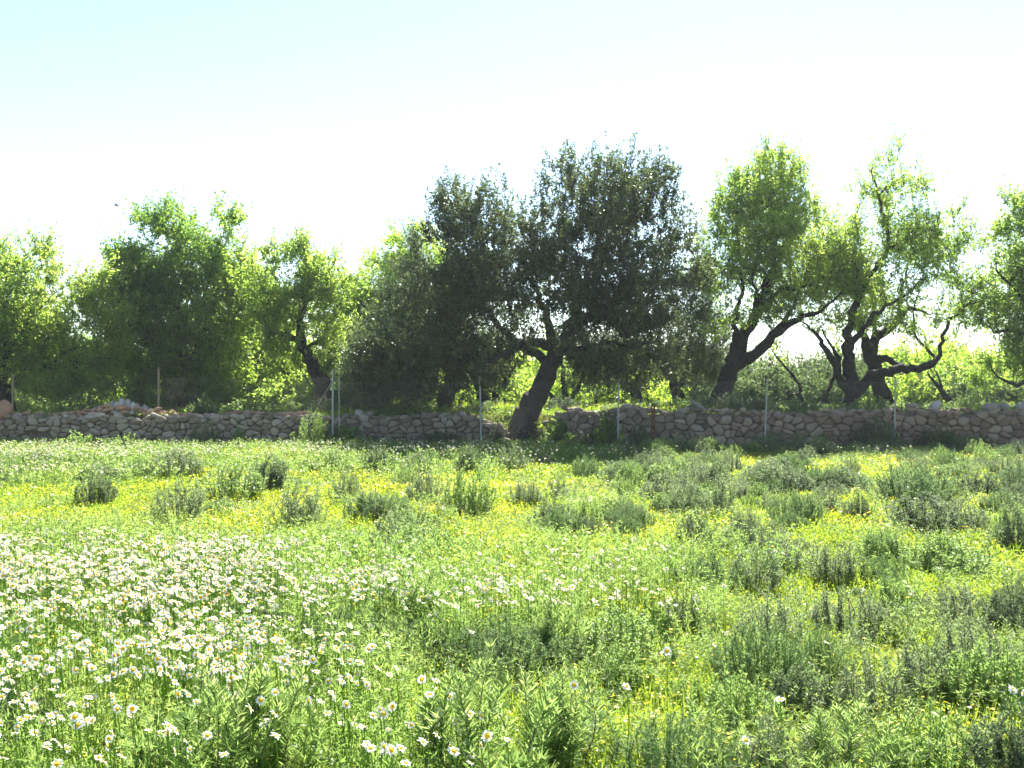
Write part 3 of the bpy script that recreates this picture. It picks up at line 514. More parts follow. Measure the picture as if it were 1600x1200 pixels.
make_tree('leaning_stem', 'thin pale stem slanting beside the crooked trunk left of the paired posts', 'stem', 33., [[(502, 630, 2.5), (485, 600, 2.2), (470, 578, 2), (462, 562, 1.5)]], [(460, 556, 5)], 'almond', 'twig', 'almond', 304, dens=4)

# belt of bushes and trees further back
def far_bush(px, top, wpx, D, leaf, seed, label, group=None):
    rng = np.random.default_rng(seed); base = 612 + F * (EYE - 1.) / D + 2; h = base - top; bl = []
    for k in range(9):
        u = rng.uniform(-.5, .5); hh = h * (1 - abs(u) ** 2 * 1.6) * rng.uniform(.75, 1); r = rng.uniform(.16, .26) * wpx
        bl.append((px + u * wpx * .8, base - max(hh - r * .8, r * .5), r))
    for k in range(4): bl.append((px + (k - 1.5) * .25 * wpx, base - h * .2, .2 * wpx))
    make_tree('distant_tree', label, 'tree', D, [[(px, base, 5), (px + 2, base - h * .3, 4), (px - 2, base - h * .55, 3)]], bl, leaf, 'bark', 'far', seed, dens=5., gaps=.3, step=.26, group=group, maxd=2.)
FAR = [(30, 560, 120, 44, 'almond'), (110, 545, 110, 46, 'almond_deep'), (185, 560, 100, 43, 'almond_bright'), (330, 575, 110, 44, 'almond'), (440, 550, 100, 45, 'almond_bright'), (520, 560, 90, 47, 'almond'), (480, 600, 90, 42, 'scrub'),
       (760, 560, 110, 46, 'almond_bright'), (850, 570, 100, 44, 'almond_bright'), (925, 575, 90, 47, 'almond'), (985, 572, 90, 44, 'almond_bright'), (1060, 565, 90, 48, 'almond_bright'), (690, 600, 90, 43, 'almond_bright'), (1120, 575, 80, 46, 'scrub'),
       (1185, 575, 90, 39, 'scrub'), (1255, 566, 100, 42, 'olive'), (1310, 572, 90, 40, 'scrub'), (1225, 598, 80, 36, 'scrub'), (1275, 606, 80, 35.5, 'scrub'), (1155, 600, 60, 36, 'scrub'), (1340, 606, 60, 36, 'scrub'), (1420, 604, 70, 35.5, 'almond_bright'), (1480, 608, 80, 35.5, 'scrub'), (1550, 606, 80, 36, 'scrub'), (1390, 600, 60, 36, 'almond'), (930, 606, 70, 35.5, 'almond_bright'), (990, 608, 60, 36.5, 'scrub'), (1040, 606, 60, 35.5, 'almond_bright'), (860, 608, 60, 35.5, 'almond_bright'), (790, 606, 60, 35.5, 'almond'), (720, 610, 60, 36, 'scrub'), (660, 612, 70, 35.5, 'almond_bright'), (110, 615, 80, 34.5, 'scrub'), (230, 618, 60, 34, 'almond'), (430, 618, 70, 35, 'almond'), (575, 620, 60, 35, 'scrub'), (1420, 540, 90, 44, 'almond_bright'), (1365, 575, 80, 48, 'scrub'), (1475, 545, 90, 46, 'almond_bright'), (1530, 560, 80, 43, 'almond_bright'), (1600, 550, 100, 48, 'almond'), (1500, 600, 80, 40, 'scrub'), (1290, 605, 70, 44, 'scrub'), (1570, 610, 90, 39, 'scrub'),
       (60, 596, 110, 37, 'almond'), (160, 604, 100, 36, 'almond'), (395, 605, 90, 37, 'almond_bright'), (455, 612, 80, 36, 'almond_bright'), (350, 612, 80, 38, 'scrub'), (560, 604, 80, 37, 'scrub'), (640, 614, 80, 38, 'almond_bright'), (735, 606, 80, 38, 'almond_bright'),
       (800, 590, 90, 40, 'almond_bright'), (905, 596, 90, 38, 'almond_bright'), (955, 592, 80, 37, 'almond'), (1020, 596, 80, 39, 'almond_bright'), (1085, 606, 70, 37, 'scrub'), (1340, 600, 80, 40, 'scrub'), (1430, 590, 90, 39, 'almond'), (1490, 580, 80, 40, 'almond'), (1545, 590, 90, 38, 'almond_bright'), (1610, 595, 90, 38, 'scrub'), (1385, 585, 90, 41, 'scrub'), (1515, 575, 90, 41, 'almond'),
       (600, 560, 110, 50, 'almond_bright'), (240, 590, 90, 40, 'almond'), (80, 600, 100, 39, 'scrub'), (1150, 610, 70, 40, 'scrub')]
MARKS = [(10, 'the reddish boulder'), (100, 'the dark hole in the left wall'), (195, 'the heap of upright stones'), (248, 'the wooden post'), (316, 'the yellow green wall bush'), (430, 'the wall left of the paired posts'), (525, 'the paired fence posts'), (600, 'the silvery bush'),
         (690, 'the olive trunk'), (752, 'the post left of the carob'), (845, 'the carob trunk'), (905, 'the many stemmed little tree'), (965, 'the post right of the carob'), (1020, 'the short rusty post'), (1085, 'the long capping stone'), (1130, 'the forked leaning trunk'), (1194, 'the fence post right of the forked almond'), (1250, 'the bare curved stem'), (1295, 'the slanting black stem'),
         (1335, 'the sprawling black trunks'), (1397, 'the last fence post'), (1460, 'the wide grey boulder'), (1545, 'the rounded rocks at right'), (1605, 'the last boulder at the right edge')]
for k, (px, top, wp, D, leaf) in enumerate(FAR):
    c = {'scrub': 'grey green', 'olive': 'dark olive grey', 'almond': 'mid green', 'almond_bright': 'sunlit green', 'almond_deep': 'deep green'}[leaf]
    lm = min(MARKS, key=lambda q: abs(q[0] - px)); rel = 'straight behind' if abs(px - lm[0]) < 14 else ('just right of' if px > lm[0] else 'just left of')
    far_bush(px, top - (14 if px < 1130 and D > 41 else 0), wp, D, leaf, 400 + k, f"{c} {'distant tree' if D > 41 else 'low tree'} {rel} {lm[1]}", f'{c} distant trees behind the wall')
rng = np.random.default_rng(77); g = Geo()
for D in (75, 95, 120):                     # the far wood that closes the horizon
    n = 26000; x = rng.uniform(-.75, .75, n) * D; h = (1.2 + 2.4 * vnoise(x * .25, np.full(n, D * 1.), 4) + 1.2 * vnoise(x * .9, np.full(n, D * 1.), 5)) * (.6 + .4 * D / 75) * (D / 100 + .1); z = 1 + rng.uniform(0, 1, n) ** .8 * h
    leafquads(g, np.stack([x, D + rng.uniform(-3, 3, n), z], 1), rand_dirs(rng, n), rand_dirs(rng, n), rng.uniform(.25, .5, n), rng.uniform(.15, .3, n), rng.uniform(0, 1, n) * .6 + .4 * vnoise(x * .4, z, 3))
tag(g.build('distant_wood', M['scrub']), 'far off grey green wood along the horizon', 'wood', kind='stuff')

# ------------------------------------------------------------------ wire fence
fence = empty('wire_fence', (wx(965), WY - .35, 0)); fo = np.array(fence.location)
tag(fence, 'rusting chain link fence on thin steel posts running in front of the stone wall', 'fence')
def post(px, ptop, pbot, D, r, mat, k=8, name='post', lean=0., label=None):
    g = Geo(); a = at(px, pbot, D) - fo; b = at(px + lean, ptop, D) - fo; tube(g, [a - [0, 0, .1], a * .5 + b * .5, b], r, k)
    tube(g, [b - [0, 0, .005], b + [0, 0, .012]], r * 1.12, k); o = g.build(name, M[mat], fence)
    if label: o['label'] = label
    return o
FD = WY - .4
post(248, 575, 648, 30.3, .035, 'wood', 6, label='pale wooden post standing behind the left wall')
post(520, 578, 700, FD, .03, 'galv', label='thick grey post of the pair'); post(530, 588, 700, FD + .15, .022, 'galv'); post(752, 588, 702, FD, .026, 'galv', lean=-2); post(965, 592, 704, FD, .026, 'galv', lean=2)
post(1194, 592, 712, FD, .026, 'galv', lean=5); post(1397, 590, 706, FD, .026, 'galv', lean=2); post(1622, 590, 706, FD, .026, 'galv'); post(20, 585, 655, 30.3, .03, 'wood', 6)
post(1018.5, 634, 712, FD - .15, .02, 'rust', 4, label='short rusty angle post'); post(1022.5, 634, 712, FD - .15, .02, 'rust', 4, label='short rusty angle post')
g = Geo(); a = at(497, 634, FD + .5) - fo; b = at(518, 598, FD) - fo; tube(g, [a, b], .016, 5); g.build('brace', M['galv'], fence)
def panel(x0, x1, y0, y1, zt, zb, sag=0., name='wire_mesh', wr=.0025):
    g = Geo(); W = x1 - x0; Hh = zt - zb; sp = .075
    def P(u, s): zz = zb + s * Hh + sag * (1 - s) * (4 * (u / W) * (1 - u / W) - 1) * -1 * .0 + (1 - s) * sag * math.sin(math.pi * u / W); return [x0 + u, y0 + (y1 - y0) * u / W + .02 * math.sin(u * 3 + s * 4), zz]
    for sgn in (1, -1):
        u = -Hh
        while u < W + Hh:
            pts = []
            for k in range(9):
                s = k / 8; uu = u + sgn * (s - .5) * Hh
                if 0 <= uu <= W: pts.append(P(uu, s))
            if len(pts) > 1: tube(g, np.array(pts) - fo, wr, 3)
            u += sp
    for s in (.0, .5, 1.): tube(g, np.array([P(W * k / 10, s) for k in range(11)]) - fo, .0025, 3)
    return g.build(name, M['wire'], fence)
def fx(px, D): return (px - 800) / F * D
zt = EYE + (HY - 597) / F * FD
for a, b, sg in [(530, 752, 0), (752, 965, 0), (965, 1194, -.12), (1194, 1397, 0.), (1397, 1622, 0)]:
    panel(fx(a, FD), fx(b, FD), FD, FD, zt, .02 if (a != 965) else .2, sg)
panel(fx(20, 30.3), fx(248, 30.3), 30.3, 30.3, EYE + (HY - 592) / F * 30.3, .9, wr=.0013); panel(fx(248, 30.3), fx(518, FD), 30.3, FD, EYE + (HY - 592) / F * 30, .92, wr=.0013)
g = Geo(); pts = [at(1016 + 1 * q, 2 * 0 + y, WY - .05) for q, y in enumerate([634, 650, 668])]
g = Geo(); tube(g, np.array([at(1455, 634, WY - .12), at(1453, 650, WY - .12), at(1453, 665, WY - .12), at(1456, 677, WY - .12)]), .008, 4)
tag(g.build('hanging_cord', M['stone_pale']), 'thin pale cord hanging down the face of the right wall below the wide boulder', 'cord')

# ------------------------------------------------------------------ bird
bx = empty('bird', tuple(at(181, 321, 70))); tag(bx, 'tiny dark bird gliding in the pale sky above the bushy tree', 'bird')
g = Geo(); tube(g, [(-.16, 0, 0), (-.1, 0, .02), (0, 0, .03), (.1, 0, .025), (.17, 0, .03), (.21, 0, .02)], np.array([.012, .035, .05, .045, .028, .004]), 8); g.build('body', M['feather'], bx)
for s in (-1, 1):
    g = Geo(); v = np.array([(.08, 0, .05), (-.06, 0, .05), (.06, s * .2, .12), (-.08, s * .2, .12), (-.04, s * .42, .06), (-.1, s * .42, .06)]); v2 = v - [0, 0, .012]
    g.add(np.concatenate([v, v2]), np.array([[0, 1, 3, 2], [2, 3, 5, 4], [6, 8, 9, 7], [8, 10, 11, 9], [0, 2, 8, 6], [2, 4, 10, 8], [1, 7, 9, 3], [3, 9, 11, 5]]), .5); g.build('wing', M['feather'], bx)

# ------------------------------------------------------------------ shrubs of the field (unit meshes, about 1 m wide and 1 m tall)
def shrub_mesh(kind, seed):
    rng = np.random.default_rng(seed); gs, gl = Geo(), Geo()
    K = {'upright': (46, .34, 36, .09, .012, .2, 5), 'grey': (70, .5, 34, .085, .010, .12, 5), 'dark': (70, .5, 40, .085, .012, .15, 5), 'blue': (120, .75, 70, .06, .0055, .08, 4),
         'whorl': (26, .42, 80, .13, .010, .12, 6), 'green': (60, .6, 44, .08, .011, .1, 5), 'bright': (26, .6, 26, .12, .035, .1, 4), 'thin': (6, .3, 50, .08, .014, .3, 5)}[kind]
    ns, spread, nl, L, W, s0, seg = K; nl = int(nl * 1.6); W *= 1.3
    for k in range(ns):
        a = rng.uniform(0, 6.283); rr = math.sqrt(rng.uniform(0, 1)); out = rr * .5
        h = (1 - .68 * rr ** 2) * rng.uniform(.7, 1.05) if kind != 'blue' else math.sqrt(max(.08, 1 - rr ** 2 * .85)) * rng.uniform(.7, 1.)
        bf = {'upright': .5, 'whorl': .45, 'thin': .3}.get(kind, .72); b = np.array([math.cos(a) * out * bf, math.sin(a) * out * bf, -.05]); tip = np.array([math.cos(a) * out, math.sin(a) * out, h])
        bend = rng.normal(size=3) * .08; s = np.linspace(0, 1, seg)[:, None]
        P = b + (tip - b) * np.concatenate([s ** 1.25, s ** 1.25, s], 1) + bend * np.sin(s * 3.14)
        tube(gs, P, np.linspace(.008, .003, seg), 3, rng.uniform(0, 1))
        q = rng.uniform(s0, 1.0, nl); q = np.sort(q) ** .85; pos = np.stack([np.interp(q, s[:, 0], P[:, c]) for c in range(3)], 1)
        ax = nrm(P[-1] - P[0]); phi = np.arange(nl) * 2.4 + rng.uniform(0, 6); e1 = nrm(np.cross(ax, [.3, .5, .1])); e2 = np.cross(ax, e1)
        rad = e1 * np.cos(phi)[:, None] + e2 * np.sin(phi)[:, None]
        d = nrm(rad * {'whorl': 1., 'grey': 1.1, 'dark': 1.1, 'upright': 1.}.get(kind, .8) + ax * np.interp(q, [0, 1], [.35, 1.3])[:, None] + rng.normal(size=(nl, 3)) * .22)
        leafquads(gl, pos, d, nrm(ax + rng.normal(size=(nl, 3)) * .4), L * rng.uniform(.6, 1.15, nl) * np.interp(q, [0, .8, 1], [1, 1, .6]), W * rng.uniform(.8, 1.2, nl), np.clip(rng.normal(.45 + rng.normal() * .15, .18, nl), 0, 1), .15)
    leaf = {'upright': 'grey_green', 'grey': 'grey_green', 'dark': 'dark_green', 'blue': 'blue_green', 'whorl': 'fresh_green', 'green': 'fresh_green', 'bright': 'daisy_green', 'thin': 'dark_green'}[kind]
    stem = 'dry' if kind in ('upright', 'grey', 'dark', 'thin', 'whorl') else 'stem'
    return gs.build('stems', M[stem], link=False), gl.build('foliage', M[leaf], link=False)
SH = {k: [shrub_mesh(k, 900 + 10 * i + j) for j in range(4)] for i, k in enumerate(['upright', 'grey', 'dark', 'blue', 'whorl', 'green', 'bright', 'thin'])}
rs = random.Random(3)
def put_shrub(px, py, hp, wp, kind, label, group=None, D=None):
    D = D or F * EYE / (py - HY); x = (px - 800) / F * D
    o = empty('shrub', (x, D, float(gz(x, D)))); sm, fm = rs.choice(SH[kind]); a = link_obj('stems', sm, o); b = link_obj('foliage', fm, o)
    fr = (1.18 if kind in ('whorl', 'blue') else 1.0) if py > 950 else 1.; h, wd = hp * 1.22 * fr / F * D, wp * 1.35 / F * D; o.scale = (wd, wd, h); o.rotation_euler[2] = rs.uniform(0, 6.28); tag(o, label, 'shrub', group)
    return o
LIST = [
 (275, 744, 42, 64, 'grey', 'rounded grey brown shrub close to the wall at left'), (150, 792, 44, 52, 'dark', 'dark fan shaped shrub in the yellow meadow at far left'),
 (77, 803, 32, 20, 'thin', 'thin dark tuft left of the dark fan shaped shrub'), (285, 822, 70, 66, 'upright', 'upright shrub with bare parallel stems, the left of two alike in the yellow meadow'),
 (365, 780, 46, 86, 'green', 'wide pale green shrub beside the dark rounded one near the left wall'), (418, 770, 48, 66, 'dark', 'dark rounded shrub right of the wide pale green one'),
 (345, 804, 26, 44, 'blue', 'small blue green mound between the two upright stemmed shrubs'), (468, 825, 66, 70, 'upright', 'upright stemmed shrub, the right of two alike in the yellow meadow'),
 (242, 813, 16, 20, 'bright', 'tiny bright green plant left of the upright stemmed shrub'), (540, 788, 48, 44, 'upright', 'brownish upright shrub right of the two big stemmed ones'),
 (592, 812, 36, 90, 'blue', 'wide low blue green mound in the middle of the meadow'), (665, 788, 44, 50, 'grey', 'grey twiggy shrub behind the wide blue green mound'),
 (735, 802, 62, 76, 'green', 'tall pale green shrub in the centre of the meadow'), (820, 790, 34, 50, 'grey', 'low greyish shrub on a bare patch at centre'), (870, 782, 36, 30, 'upright', 'small dark stemmed shrub beside the bare patch'),
 (865, 822, 44, 60, 'dark', 'dark green bush below the bare patch, left half of a pair'), (915, 825, 44, 52, 'green', 'green bush joined to the right of the dark bush below the bare patch'), (985, 755, 30, 78, 'blue', 'low blue green shrub near the wall right of centre'),
 (112, 738, 24, 70, 'blue', 'low blue green mound among daisies near the left wall'), (8, 758, 32, 60, 'grey', 'grey shrub cut by the left edge near the wall'), (590, 738, 38, 44, 'dark', 'dark twiggy shrub near the wall below the broken stretch'),
 (735, 740, 40, 40, 'dark', 'dark small shrub near the wall left of the steel post'), (800, 738, 38, 40, 'upright', 'stemmed shrub in front of the carob trunk'), (650, 742, 40, 40, 'upright', 'stemmed shrub in front of the crumbling wall'), (520, 738, 32, 46, 'green', 'green shrub in front of the paired posts'),
 (655, 868, 50, 100, 'green', 'broad green shrub on the upper edge of the daisies at centre'), (1075, 802, 62, 44, 'upright', 'tall upright shrub with dark stems right of centre'), (1122, 806, 58, 56, 'upright', 'upright clump right of the tall dark stemmed shrub'),
 (1245, 820, 46, 70, 'blue', 'blue green shrub in the yellow patch right of centre'), (1340, 818, 34, 40, 'dark', 'small isolated dark shrub in the yellow patch at right'), (1320, 768, 36, 64, 'dark', 'dark shrub near the wall above the small isolated one'),
 (1205, 770, 46, 90, 'grey', 'wide grey shrub near the wall right of the rusty post'), (1430, 786, 56, 112, 'blue', 'large blue green shrub mass in the right meadow'), (1530, 776, 38, 66, 'dark', 'dark shrub right of the large blue green mass'),
 (1440, 832, 46, 104, 'dark', 'wide dark based bush below the large blue green mass'), (1500, 832, 42, 64, 'grey', 'greyish bush joined to the right of the wide dark based bush'), (1588, 860, 66, 66, 'dark', 'tall dark shrub at the right edge halfway down the meadow'), (1592, 775, 46, 46, 'dark', 'dark shrub at the right edge near the wall'),
 (1090, 852, 44, 66, 'dark', 'dark stemmed shrub below the upright clump'), (1032, 722, 28, 40, 'green', 'pale bush at the foot of the rusty post'), (1180, 925, 60, 84, 'upright', 'dark stemmed shrub right of the daisy band'), (1310, 915, 58, 80, 'grey', 'grey green shrub with a dark hollow at right'),
 (1380, 880, 44, 76, 'green', 'light green shrub in the middle of the right meadow'), (1490, 905, 60, 120, 'green', 'broad spreading green shrub in the right meadow'), (1590, 970, 62, 60, 'dark', 'black based shrub at the right edge below the tall dark one'),
 (640, 985, 92, 110, 'whorl', 'tall leafy shrub with whorled stems rising from the daisies at centre'), (550, 1015, 56, 170, 'blue', 'wide soft blue green mound below the leafy shrub, left part'), (680, 1020, 46, 130, 'blue', 'soft blue green mound directly below the leafy shrub'), (790, 1048, 72, 160, 'blue', 'big dark blue green feathery mound at centre foreground'),
 (875, 1028, 92, 96, 'whorl', 'whorl leaved shrub beside the big feathery mound'), (990, 992, 64, 90, 'bright', 'fresh green leafy patch right of the whorl leaved shrub'), (1205, 1008, 84, 84, 'upright', 'tall dark stemmed upright shrub in the right foreground meadow'), (1325, 990, 66, 110, 'grey', 'silvery shrub right of the tall dark stemmed one'),
 (1150, 1135, 92, 120, 'green', 'feathery green bush with a black hollow base in the right foreground'), (1255, 1110, 76, 96, 'dark', 'dark hollow bush next to the feathery green one'), (1355, 1118, 86, 120, 'grey', 'grey leaved bush with dark gaps at lower right'), (1440, 1085, 76, 120, 'grey', 'silvery bush standing behind the grey leaved one at lower right'), (1545, 1100, 96, 130, 'green', 'tall green bush at the lower right edge'),
 (1570, 1215, 110, 140, 'dark', 'dark bush in the bottom right corner'), (340, 1225, 165, 190, 'whorl', 'large spiky leaved plant at the bottom left centre'), (440, 1215, 135, 130, 'whorl', 'spiky leaved plant right of the largest one at the bottom'), (770, 1222, 175, 200, 'whorl', 'large spiky leaved plant at the bottom centre'), (880, 1190, 110, 150, 'whorl', 'second spiky leaved plant right of the bottom centre one'),
 (1060, 1218, 90, 160, 'blue', 'feathery blue green plant at the bottom right of centre'), (1215, 1225, 100, 150, 'grey', 'grey leaved plant at the bottom edge below the hollow bush'), (1330, 1222, 110, 150, 'whorl', 'whorl leaved plant at the bottom edge at right'), (1450, 1218, 110, 150, 'green', 'light green bush at the bottom edge near the right corner'),
 (255, 968, 70, 130, 'green', 'green shrub nearly buried in the dense daisies at left'), (400, 985, 60, 90, 'dark', 'dark green plant among daisies left of centre'), (1110, 925, 52, 100, 'blue', 'pale blue green shrub at the right end of the daisy band'), (960, 1068, 60, 100, 'green', 'low green bush right of the feathery mound'),
 (20, 1150, 80, 120, 'dark', 'shady dark green plant at the lower left edge'), (480, 1090, 44, 90, 'green', 'green plant among daisies above the spiky ones')]
for a in LIST: put_shrub(*a)
WALLP = [(868, 698, 42, 50, 'bright', 'leafy creeper at the right foot of the carob trunk', 28.6), (892, 702, 26, 50, 'dark', 'low dark plant at the wall foot right of the creeper', 28.5), (948, 702, 50, 42, 'bright', 'leafy plant growing in the wall gap left of the fourth post', 28.6), (1000, 702, 36, 34, 'dark', 'dark plant at the wall foot left of the rusty post', 28.5),
         (322, 696, 44, 40, 'grey', 'grey weed growing against the left wall', 28.6), (372, 700, 34, 22, 'green', 'slim green weed against the left wall', 28.6), (490, 700, 54, 50, 'green', 'green weed climbing the wall left of the paired posts', 28.6), (545, 702, 34, 60, 'bright', 'daisy leaf clump at the foot of the paired posts', 28.5), (488, 655, 22, 40, 'green', 'yellow green tuft on the wall top left of the paired posts', 29.3),
         (1370, 705, 40, 60, 'dark', 'dark grassy clump at the wall foot left of the last post', 28.5), (1465, 708, 34, 60, 'dark', 'dark grassy clump at the wall foot right of the last post', 28.5), (1210, 704, 26, 40, 'grey', 'grey tuft at the wall foot beside the leaning post', 28.5), (1283, 700, 26, 20, 'green', 'little flowering weed against the pinkish wall', 28.6), (1520, 706, 24, 60, 'grey', 'grey tuft at the wall foot near the right edge', 28.5),
         (316, 646, 32, 46, 'bright', 'yellow green bush behind the left wall right of the wooden post', 30.6), (775, 690, 28, 30, 'dark', 'dark plant in the gap left of the carob roots', 28.8), (690, 702, 28, 60, 'dark', 'low dark plant at the foot of the crumbling wall', 28.5), (1240, 642, 18, 60, 'green', 'pale green tuft on the terrace below the curved bare stem', 30.5), (1150, 644, 34, 50, 'grey', 'grey bush beside the foot of the leaning almond', 31.5), (590, 640, 50, 60, 'grey', 'silvery bush behind the broken wall right of the paired posts', 31.5),
         (125, 705, 30, 50, 'bright', 'tall daisy clump against the left wall below the dark hole', 27.5), (195, 703, 30, 34, 'bright', 'tall daisy clump in front of the left wall below the stone heap', 27.5)]
for a in WALLP: put_shrub(*a[:6], D=a[6])
for k in range(46):
    px = -20 + k * 36 + rs.uniform(-14, 14); D = rs.uniform(30.3, 33.5); lm = min(MARKS, key=lambda q: abs(q[0] - px)); kind = rs.choice(['grey', 'green', 'green', 'bright', 'dark'])
    if abs(px - 830) < 30: continue
    put_shrub(px, 0, rs.uniform(12, 30), rs.uniform(36, 70), kind, f"low {dict(grey='greyish', green='light green', bright='leafy', dark='dark')[kind]} weed on the terrace {'right of' if px > lm[0] else 'left of'} {lm[1]}", 'weeds on the terrace behind the wall', D=D)
names = {'upright': 'stemmed', 'grey': 'greyish', 'dark': 'dark', 'blue': 'blue green', 'green': 'light green', 'whorl': 'spiky leaved'}
n = 0; taken = set()
def near_label(px, py, D, kind):            # says which one by its nearest described neighbour
    best = None
    for a in sorted(LIST, key=lambda a: abs(a[0] - px) + 2.2 * abs(a[1] - py))[:12]:
        dx = px - a[0]; dy = (py - a[1]) * 2.2
        if abs(dx) < .4 * abs(dy): rel = 'in front of' if dy > 0 else 'behind'
        elif abs(dy) < .4 * abs(dx): rel = 'right of' if dx > 0 else 'left of'
        else: rel = ('right in front of' if dx > 0 else 'left in front of') if dy > 0 else ('behind and right of' if dx > 0 else 'behind and left of')
        for size in ('small', 'little', 'low', 'modest', 'short'):
            lab = f"{size} {names[kind]} shrub {rel} the {a[5].split(',')[0]}"
            if len(lab.split()) <= 16:
                best = best or lab
                if lab not in taken: taken.add(lab); return lab
    return best or f'small {names[kind]} shrub in the scrubby meadow'
while n < 190:                              # smaller scrub scattered over the right meadow and along the wall
    D = rs.uniform(5.2, 27) if rs.random() < .6 else rs.uniform(13, 27); py = HY + F * EYE / D
    px = rs.uniform(960, 1680) if rs.random() < .72 else rs.uniform(-60, 1000)
    if px < 960 and not (715 < py < 760 or (820 < py < 1000 and px > 620)): continue
    if px < 1150 and 880 < py < 985: continue
    if 1320 < px < 1600 and 820 < py < 850 and rs.random() < .7: continue
    if 1290 < px < 1420 and 780 < py < 850: continue
    if 1250 < px < 1600 and 850 < py < 880 and rs.random() < .6: continue
    if 1180 < px < 1500 and 990 < py < 1040: continue
    kind = rs.choice(['upright', 'grey', 'grey', 'dark', 'blue', 'blue', 'green', 'green']); s = 68 * rs.uniform(.5, 1.15) * (9. / D) ** .75
    put_shrub(px, py, s * (1.1 if kind == 'upright' else .8), s * rs.uniform(.9, 1.6), kind, near_label(px, py, D, kind), f'{names[kind]} little shrubs in the scrubby meadow', D=D); n += 1

# ------------------------------------------------------------------ ground cover, herbs and daisies
def ell(px, py, L):
    s = 0.
    for cx, cy, rx, ry, a in L: s = s + a * np.exp(-(((px - cx) / rx) ** 2 + ((py - cy) / ry) ** 2) ** 1.5)
    return s
DA = [(60, 872, 260, 42, 330), (90, 930, 260, 60, 280), (120, 990, 260, 60, 150), (330, 880, 180, 38, 200), (400, 925, 170, 45, 170), (560, 900, 170, 44, 150), (480, 990, 120, 40, 80), (330, 1020, 170, 40, 130), (120, 1080, 280, 80, 130), (400, 1100, 200, 70, 70), (80, 1180, 220, 50, 60), (600, 1160, 120, 40, 35), (250, 850, 300, 14, 90), (840, 905, 160, 32, 120), (960, 925, 120, 28, 110), (720, 930, 110, 38, 100), (1060, 940, 60, 22, 30),
      (470, 1050, 190, 50, 75), (60, 1060, 160, 60, 34), (620, 1070, 80, 45, 35), (300, 1120, 180, 50, 14), (580, 1140, 170, 55, 40), (930, 1070, 60, 20, 16), (640, 1185, 90, 30, 20),
      (90, 702, 210, 13, 48), (30, 722, 80, 18, 34), (150, 728, 110, 10, 16), (390, 702, 190, 12, 30), (650, 696, 220, 9, 26), (900, 702, 120, 7, 14), (560, 720, 300, 12, 12), (400, 845, 160, 12, 30), (120, 838, 120, 9, 60),
      (900, 835, 60, 9, 40), (980, 862, 90, 14, 40), (850, 855, 120, 14, 22), (700, 850, 60, 16, 20), (1190, 850, 36, 8, 50), (1225, 862, 30, 8, 30), (1110, 828, 50, 6, 20), (1420, 925, 22, 14, 110), (930, 778, 44, 6, 40), (1030, 860, 40, 10, 26), (1380, 702, 80, 5, 6), (1500, 712, 60, 5, 5), (1390, 822, 26, 4, 60),
      (1520, 938, 70, 10, 7), (1100, 1000, 120, 40, 4), (1180, 1150, 120, 40, 8), (1400, 1080, 150, 60, 3), (1580, 1080, 20, 8, 50)]
rng = np.random.default_rng(42)
def field_points(n, lo, hi, m=1.2):
    D = np.sqrt(rng.uniform(0, 1, n) * (hi ** 2 - lo ** 2) + lo ** 2); x = rng.uniform(-.5, .5, n) * (D + 2 * m); return x, D
def area(lo, hi, m=1.2): return (hi ** 2 - lo ** 2) / 2 + 2 * m * (hi - lo)
# --- templates
def herb(rngs, stems, leaves, L, W, h, rad, up=.6):
    g = Geo()
    for k in range(stems):
        a = rngs.uniform(0, 6.28); r = rad * math.sqrt(rngs.uniform(0, 1)); b = np.array([math.cos(a) * r * .6, math.sin(a) * r * .6, -.02]); hh = h * rngs.uniform(.6, 1.05)
        tip = b + [math.cos(a) * r * .5, math.sin(a) * r * .5, hh]; q = rngs.uniform(.12, 1, leaves)[:, None]; P = b + (tip - b) * q + rngs.normal(size=(leaves, 3)) * .008
        d = nrm(rand_dirs(rngs, leaves) + [0, 0, up]); leafquads(g, P, d, rand_dirs(rngs, leaves), L * rngs.uniform(.5, 1.2, leaves), W * rngs.uniform(.7, 1.2, leaves), rngs.normal(0, .15, leaves), .2)
    return g.freeze()
def cover(rngs, n, rad, L, W, h, flowers):
    g = Geo(); a = rngs.uniform(0, 6.28, n); r = rad * np.sqrt(rngs.uniform(0, 1, n)); z = rngs.uniform(0, 1, n) * h * (1 - .5 * (r / rad) ** 2)
    P = np.stack([np.cos(a) * r, np.sin(a) * r, z], 1); leafquads(g, P, nrm(rand_dirs(rngs, n) * [1, 1, .6] + [0, 0, .25]), nrm(rand_dirs(rngs, n) + [0, 0, 1]), L * rngs.uniform(.6, 1.2, n), W * rngs.uniform(.7, 1.2, n), rngs.normal(0, .14, n), .15)
    nb = n // 5; P = np.stack([np.cos(a[:nb]) * r[:nb], np.sin(a[:nb]) * r[:nb], np.zeros(nb)], 1); leafquads(g, P, nrm(rand_dirs(rngs, nb) * .5 + [0, 0, 1]), rand_dirs(rngs, nb), h * rngs.uniform(.9, 1.7, nb), W * .35, rngs.normal(-.4, .1, nb), .1)
    if flowers:
        P = np.stack([np.cos(a[:flowers]) * r[:flowers], np.sin(a[:flowers]) * r[:flowers], np.full(flowers, h * 1.15)], 1)
        leafquads(g, P, nrm(rand_dirs(rngs, flowers) * [1, 1, .3]), nrm(rand_dirs(rngs, flowers) * .5 + [0, 0, 1]), L * .9, L * .8, .5, .1, 1, .5)
    return g.freeze()
g = Geo()
